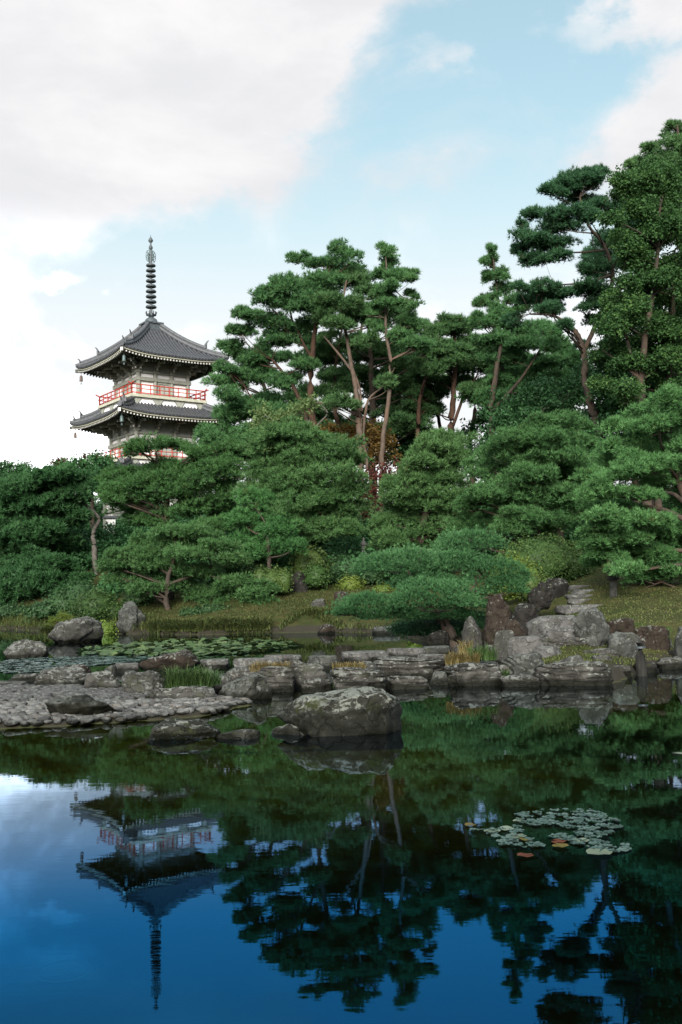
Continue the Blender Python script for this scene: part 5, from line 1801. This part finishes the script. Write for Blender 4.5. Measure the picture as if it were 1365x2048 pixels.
if rest:
    Vs, Fs, o_ = [], [], 0
    for x, y, z, sc_, rot, k in rest:
        me = cob[k]
        v = np.empty(len(me.vertices) * 3)
        me.vertices.foreach_get('co', v)
        f = np.empty(len(me.polygons) * 3, dtype=np.int32)
        me.polygons.foreach_get('vertices', f)
        v = v.reshape(-1, 3) * sc_
        c_, s_ = math.cos(rot), math.sin(rot)
        v = np.stack([v[:, 0] * c_ - v[:, 1] * s_ + x, v[:, 0] * s_ + v[:, 1] * c_ + y, v[:, 2] + z + .012], 1)
        Vs.append(v)
        Fs.append(f.reshape(-1, 3) + o_)
        o_ += len(v)
    tag(link('cobbles', np_mesh('cobbles', np.concatenate(Vs), np.concatenate(Fs), M['cobble'], smooth=True)), 'smaller cobbles far back on the pebble shore against the ledge', 'cobbles', kind='stuff')


# ------------------------------------------------------------------ lily pads
def pad_geo(rng, r):
    """round floating leaf with a notch, slightly cupped"""
    n = 14
    a0 = rng.uniform(0, 6.28)
    vs = [(0, 0, 0)]
    for i in range(n):
        a = a0 + .16 + (2 * PI - .32) * i / (n - 1)
        rr_ = r * rng.uniform(.93, 1.03)
        vs.append((rr_ * math.cos(a), rr_ * math.sin(a), .01 * rng.uniform(-.4, 1.2)))
    fs = [(0, i, i + 1) for i in range(1, n)]
    return np.array(vs), np.array(fs)


lily_meshes = {}
rng = random.Random(21)
for key in ('lily_blue', 'lily_green', 'lily_yellow', 'lily_orange', 'lily_pale'):
    lily_meshes[key] = []
    for k in range(6):
        v, f = pad_geo(rng, 1.0)
        v[:, 2] *= 6
        lily_meshes[key].append(np_mesh('lily_pad', v, f, M[key], np.full(len(v), rng.uniform(.1, .9))))


def lily(px, py, r, key, label, group, tilt=.03):
    p = W(px, py, .008)
    o = link('lily_pad', rng.choice(lily_meshes[key]))
    o.location = (p.x, p.y, .006 + rng.uniform(0, .006))
    o.scale = (r, r, .1)
    o.rotation_euler = (rng.uniform(-tilt, tilt), rng.uniform(-tilt, tilt), rng.uniform(0, 6.28))
    return tag(o, label, 'lily pad', group)


def poly_px(n, poly):
    out_ = []
    xs_, ys_ = [p[0] for p in poly], [p[1] for p in poly]
    while len(out_) < n:
        x, y = rng.uniform(min(xs_), max(xs_)), rng.uniform(min(ys_), max(ys_))
        if inside(np.array([x]), np.array([y]), poly)[0]:
            out_.append((x, y))
    return out_


GLN = 'lily pads of the near patch at the right'
near = poly_px(126, [(1032, 1622), (1100, 1617), (1180, 1618), (1238, 1638), (1236, 1655), (1160, 1662), (1120, 1650), (1046, 1650)])
near += poly_px(72, [(1100, 1672), (1170, 1660), (1225, 1662), (1190, 1680), (1268, 1692), (1235, 1705), (1190, 1700), (1150, 1685)])
near += poly_px(46, [(938, 1658), (1000, 1655), (1045, 1652), (1040, 1668), (1075, 1680), (1110, 1690), (1040, 1694), (1000, 1690), (985, 1672)])
for x, y in near:
    lily(x, y, rng.uniform(.018, .042), 'lily_blue', 'small blue grey lily pad floating in the crowded near patch', GLN)
for x, y, r, key, label in (
    (1199, 1705, .085, 'lily_pale', 'large pale green lily pad at the front tip of the near patch'),
    (1164, 1681, .05, 'lily_pale', 'pale green lily pad behind the largest one of the near patch'),
    (1033, 1673, .075, 'lily_pale', 'pale lily pad with a yellow rim among the grey pads'),
    (985, 1662, .06, 'lily_pale', 'greyish pale lily pad at the left arm of the near patch'),
    (1012, 1657, .055, 'lily_pale', 'pale pink grey lily pad behind the yellow rimmed one'),
    (1037, 1641, .04, 'lily_pale', 'small pale lily pad apart at the back left of the near patch'),
    (941, 1650, .045, 'lily_yellow', 'yellow fallen lily leaf floating alone left of the near patch'),
    (1052, 1679, .045, 'lily_yellow', 'yellow brown lily leaf beside the pale rimmed pad'),
    (1121, 1692, .055, 'lily_yellow', 'yellow lily leaf at the front edge between the two arms of the patch'),
    (1051, 1711, .055, 'lily_orange', 'single orange lily leaf floating in front of the near patch'),
    (1118, 1682, .055, 'lily_orange', 'dull orange brown lily leaf behind the yellow front leaf'),
    (1358, 1506, .07, 'lily_pale', 'lone pale green lily pad at the right edge of the pond'),
):
    lily(x, y, r, key, label, None if 'orange' in key else GLN)
GLB = 'lily pads of the back field'
back = poly_px(760, [(330, 1284), (420, 1280), (560, 1283), (605, 1291), (560, 1299), (470, 1308), (330, 1312), (180, 1312), (150, 1300), (210, 1292)])
back2 = poly_px(420, [(0, 1322), (60, 1316), (200, 1312), (330, 1314), (280, 1322), (160, 1334), (60, 1345), (0, 1347)])
allp = [(x, y, 'g') for x, y in back] + [(x, y, 'b') for x, y in back2]
allp.sort(key=lambda q: -W(q[0], q[1]).y)
nearest = allp[-40:]
for x, y, t in nearest:
    lily(x, y, rng.uniform(.07, .12), 'lily_green' if t == 'g' and rng.random() < .8 else 'lily_blue', 'blue grey lily pad at the near side of the back field' if t == 'b' else 'green lily pad at the near side of the back field', GLB, .06)
for key, name_, lab in (('lily_green', 'lily_leaves', 'field of green lily leaves in front of the grassy bank'), ('lily_blue', 'lily_leaves', 'blue grey lily leaves spread across the water at the left')):
    Vs, Fs, Ts, o_ = [], [], [], 0
    for x, y, t in allp[:-40]:
        if (t == 'g') != (key == 'lily_green'):
            continue
        p = W(x, y, .01)
        v, f = pad_geo(rng, rng.uniform(.08, .15))
        tx, ty = (rng.gauss(0, .16), rng.gauss(0, .22)) if t == 'g' else (rng.gauss(0, .03), rng.gauss(0, .04))
        v[:, 2] += v[:, 0] * tx + v[:, 1] * ty + (.02 + .03 * rng.random() if t == 'g' else .006)
        v = v + np.array([p.x, p.y, .004])
        Vs.append(v)
        Fs.append(f + o_)
        Ts.append(np.full(len(v), rng.uniform(0, 1)))
        o_ += len(v)
    tag(link(name_, np_mesh(name_, np.concatenate(Vs), np.concatenate(Fs), M[key], np.concatenate(Ts))), lab, 'lily leaves', kind='stuff')


# ------------------------------------------------------------------ grasses
def blades(V, n, pts_fn, hgt, wd, lean, seed):
    r = np.random.default_rng(seed)
    base = pts_fn(r, n)
    a = r.random(n) * 2 * PI
    h = hgt * (.5 + .7 * r.random(n))
    ln = lean * (.4 + r.random(n))
    d = np.stack([np.cos(a), np.sin(a), np.zeros(n)], 1)
    side = np.stack([-np.sin(a), np.cos(a), np.zeros(n)], 1) * (wd / 2)
    mid = base + d * (ln * h * .35)[:, None] + np.array([0, 0, 1]) * (h * .62)[:, None]
    tip = base + d * (ln * h)[:, None] + np.array([0, 0, 1]) * (h * np.maximum(.35, 1 - .35 * ln))[:, None]
    v = np.stack([base - side, base + side, mid + side * .8, mid - side * .8, tip], 1).reshape(-1, 3)
    o = np.arange(n)[:, None] * 5
    f = np.concatenate([o + np.array([[0, 1, 2]]), o + np.array([[0, 2, 3]]), o + np.array([[3, 2, 4]])], 0)
    return v, f, np.repeat(r.random(n), 5)


def clump(label, px, py, Y, rpx, hpx, m_, n=260, lean=.7, name='grass_tuft', flat=.5, group='grass tufts on the causeway', zoff=0.0):
    p = P(px, py, Y)
    s = Y / F
    rr_ = rpx * s

    def fn(r, n_):
        a = r.random(n_) * 6.28
        q = np.sqrt(r.random(n_))
        return np.stack([q * np.cos(a) * rr_, q * np.sin(a) * rr_ * flat, r.random(n_) * .02 - .03], 1)
    SEED[0] += 1
    v, f, t = blades(None, n, fn, hpx * s * 1.35, max(.008, .0007 * Y), lean, SEED[0])
    o = link(name, np_mesh(name, v, f, M[m_], t))
    o.location = p
    return tag(o, label, 'grass', group)


clump('large fresh green tuft of long grass in front of the dark brown boulder', 378, 1376, Yw(370, 1402) + .25, 46, 40, 'grass_green', 620, .9)
clump('green tuft of grass beside the large fresh green tuft', 415, 1366, Yw(400, 1400) + .5, 28, 24, 'grass_green', 240, .9)
clump('dry yellowish tuft along the edge of the wide pale slab', 540, 1340, Yw(550, 1384) + .45, 40, 17, 'grass_dry', 420, .8, flat=.3)
clump('short dry tuft behind the thin dark layers', 700, 1336, Yw(712, 1386) + .6, 34, 13, 'grass_dry', 300, .8, flat=.3)
clump('golden dry tuft above the layered ledge', 925, 1326, Yw(950, 1372) + .6, 34, 22, 'grass_dry', 420, .7, flat=.4)
clump('green weed with yellow tips beside the golden tuft', 965, 1318, Yw(950, 1372) + .9, 30, 26, 'grass_green', 260, .7)
clump('small yellow green weed at the end of the tilted rock', 1010, 1352, Yw(1010, 1364), 9, 14, 'grass_green', 60, .9)
clump('yellow leaved weed standing left of the golden tuft', 932, 1306, Yw(950, 1372) + 1.4, 14, 24, 'grass_dry', 90, .6)
clump('leafy green weed on the rock right of the black post', 1326, 1278, Yw(1316, 1330) + .4, 14, 22, 'grass_green', 110, .8)
clump('tall grass clump hanging over the landing stone', 640, 1245, 40.2, 34, 30, 'grass', 420, 1.1, group='grass clumps on the far bank')
clump('tall grass clump under the left mound of the blue green pine', 705, 1256, 38.8, 44, 18, 'reed', 420, 1.1, group='grass clumps on the far bank')
clump('pale reed clump at the foot of the large grey boulder', 100, 1268, 36.2, 20, 20, 'reed', 200, 1.1, group='grass clumps on the far bank')


def along(line, depth_, n, r):
    line = [Vector(p) for p in line]
    seg = [(line[i + 1] - line[i]).length for i in range(len(line) - 1)]
    cs = np.cumsum([0] + seg)
    t = r.random(n) * cs[-1]
    k = np.clip(np.searchsorted(cs, t) - 1, 0, len(seg) - 1)
    u = (t - cs[k]) / np.array(seg)[k]
    A = np.array([p[:] for p in line])
    q = A[k] * (1 - u)[:, None] + A[k + 1] * u[:, None]
    q[:, 1] += r.random(n) * depth_
    q[:, 2] = HH(q[:, 0], q[:, 1]) - .03
    return q


fringe_left = [W(x, y) for x, y in ((-20, 1258), (120, 1264), (235, 1268), (295, 1269))]
v, f, t = blades(None, 2600, lambda r, n: along(fringe_left, 2.2, n, r), .4, .03, 1.2, 60)
tag(link('grass', np_mesh('bank_grass', v, f, M['grass'], t)), 'dark grass along the water below the left evergreens', 'grass', kind='stuff')
fringe = [W(x, y) for x, y in ((292, 1269), (400, 1270), (540, 1267))]
v, f, t = blades(None, 3600, lambda r, n: along(fringe, 1.0, n, r), .42, .03, 1.3, 61)
tag(link('grass', np_mesh('bank_grass', v, f, M['reed'], t)), 'overhanging olive grass along the edge of the far bank', 'grass', kind='stuff')
lines = [W(x, y) for x, y in ((560, 1266), (620, 1260), (690, 1266), (790, 1267))]
v, f, t = blades(None, 900, lambda r, n: along(lines, .6, n, r), .28, .03, 1.2, 62)
tag(link('grass', np_mesh('bank_grass', v, f, M['reed'], t)), 'thin grass along the water between the landing stone and the blue green pine', 'grass', kind='stuff')


def lawn_pts(r, n):
    y = 18.5 + 24 * r.random(n) ** 1.2
    x = y * (.17 + .22 * r.random(n))
    z = HH(x, y)
    return np.stack([x, y, z - .01], 1)


v, f, t = blades(None, 26000, lawn_pts, .055, .02, 1.0, 63)
tag(link('grass', np_mesh('lawn_grass', v, f, M['grass'], t)), 'short mossy grass of the sloping lawn beside the path', 'grass', kind='stuff')


def bank_pts(r, n):
    y = 39.5 + 9 * r.random(n)
    x = y * (-.21 + .25 * r.random(n))
    z = HH(x, y)
    k = z > .25
    return np.stack([x, y, np.where(k, z - .01, -3)], 1)


v, f, t = blades(None, 16000, bank_pts, .09, .03, 1.0, 64)
tag(link('grass', np_mesh('slope_grass', v, f, M['reed'], t)), 'dry short grass of the slope under the long needled pine', 'grass', kind='stuff')

# ------------------------------------------------------------------ stone and timber things
Yp = 28.5
q = P(1228, 1200, Yp)
zg = H(q.x, q.y)
root = empty('garden_post', (q.x, q.y, zg))
tag(root, 'short round stone post with a dark weathered lantern head beside the path', 'stone lantern')
b = MB()
b.tube([(0, 0, -.1), (0, 0, .2), (.006, 0, .47)], [.115, .105, .1], 14)
b.build('shaft', M['rock'], root)
b = MB()
b.lathe((0, 0, .47), [(.17, 0), (.18, .05), (.15, .08), (.14, .1)], 6)
for k in range(6):
    a = k * PI / 3
    b.box((.125 * math.cos(a), .125 * math.sin(a), .66), (.045, .045, .2), 0, Matrix.Rotation(a, 3, 'Z'))
b.lathe((0, 0, .56), [(.07, 0), (.07, .2)], 6)
b.build('fire_box', M['rock_dark'], root)
b = MB()
b.lathe((0, 0, .75), [(.24, 0), (.25, .04), (.16, .12), (.06, .17), (.05, .2), (.07, .24), (.02, .31)], 6)
b.build('cap', M['rock_lichen'], root)

q = W(1283, 1352)
root = empty('timber_post', (q.x, q.y, 0))
tag(root, 'thick black wet timber post standing in the water between two lichen rocks', 'post')
b = MB()
b.tube([(0, 0, -.5), (.01, 0, 0), (.0, .01, .35), (.01, 0, .6)], [.105, .1, .09, .086], 12)
b.build('post_shaft', M['post'], root)
b = MB()
b.tube([(.01, 0, .5), (.01, 0, .535)], [.094, .094], 12)
b.build('iron_band', M['bronze_dark'], root)

def marker(label, px, ytop, ybot, Y, wpx, tiers):
    s = Y / F
    p = P(px, ybot, Y)
    top = P(px, ytop, Y)
    r_ = empty('stone_marker', (p.x, p.y, p.z))
    tag(r_, label, 'stone marker', 'weathered stones behind the azalea domes')
    hgt_ = top.z - p.z
    w2 = wpx * s
    bb = MB()
    zg_ = H(p.x, p.y) - p.z
    bb.box((0, 0, min(-.05, zg_) / 2), (w2 * 1.35, w2 * 1.2, -min(-.05, zg_) + .12))
    bb.build('plinth', M['granite'], r_)
    bb = MB()
    if tiers:
        bb.box((0, 0, .06 + hgt_ * .3), (w2 * .62, w2 * .62, hgt_ * .6))
        bb.lathe((0, 0, hgt_ * .6), [(w2 * .6, 0), (w2 * .62, .05), (w2 * .25, .16), (w2 * .15, .22), (w2 * .2, .3), (.02, .38)], 8)
    else:
        me = rock_mesh('stone_slab', (w2 / 2, w2 * .3, hgt_ / 2), int(px), 'upright', 3, M['granite'])
        o = link('stone_slab', me, r_)
        o.location = (0, 0, hgt_ / 2)
        return
    bb.build('shaft', M['granite'], r_)


marker('slender weathered stone lantern left of the pair of pale stones', 728, 1078, 1108, 48, 13, True)
marker('pale upright stone, narrower of the pair behind the blue green pine', 766, 1076, 1106, 48, 13, False)
marker('pale broad stone, wider of the pair behind the blue green pine', 791, 1079, 1104, 48, 28, False)

# white plastered wall of a garden building glimpsed between two trees
p = P(221, 1066, 63)
root = empty('plaster_wall', (p.x, p.y, p.z - .6), rad(20))
tag(root, 'short white plastered wall with a grey post seen between the left evergreen and the dark garden pine', 'wall')
b = MB()
b.box((0, 0, .75), (.62, .16, 1.5))
b.build('panel', M['plaster'], root)
b = MB()
b.box((-.36, 0, .8), (.14, .22, 1.62))
b.build('corner_post', M['wood'], root)
b = MB()
b.box((0, 0, -.1), (.9, .3, .3))
b.build('footing', M['granite'], root)
b = MB()
b.box((0, 0, 1.56), (.9, .4, .08))
b.box((0, 0, 1.64), (.8, .2, .1))
b.build('coping', M['ridge'], root)
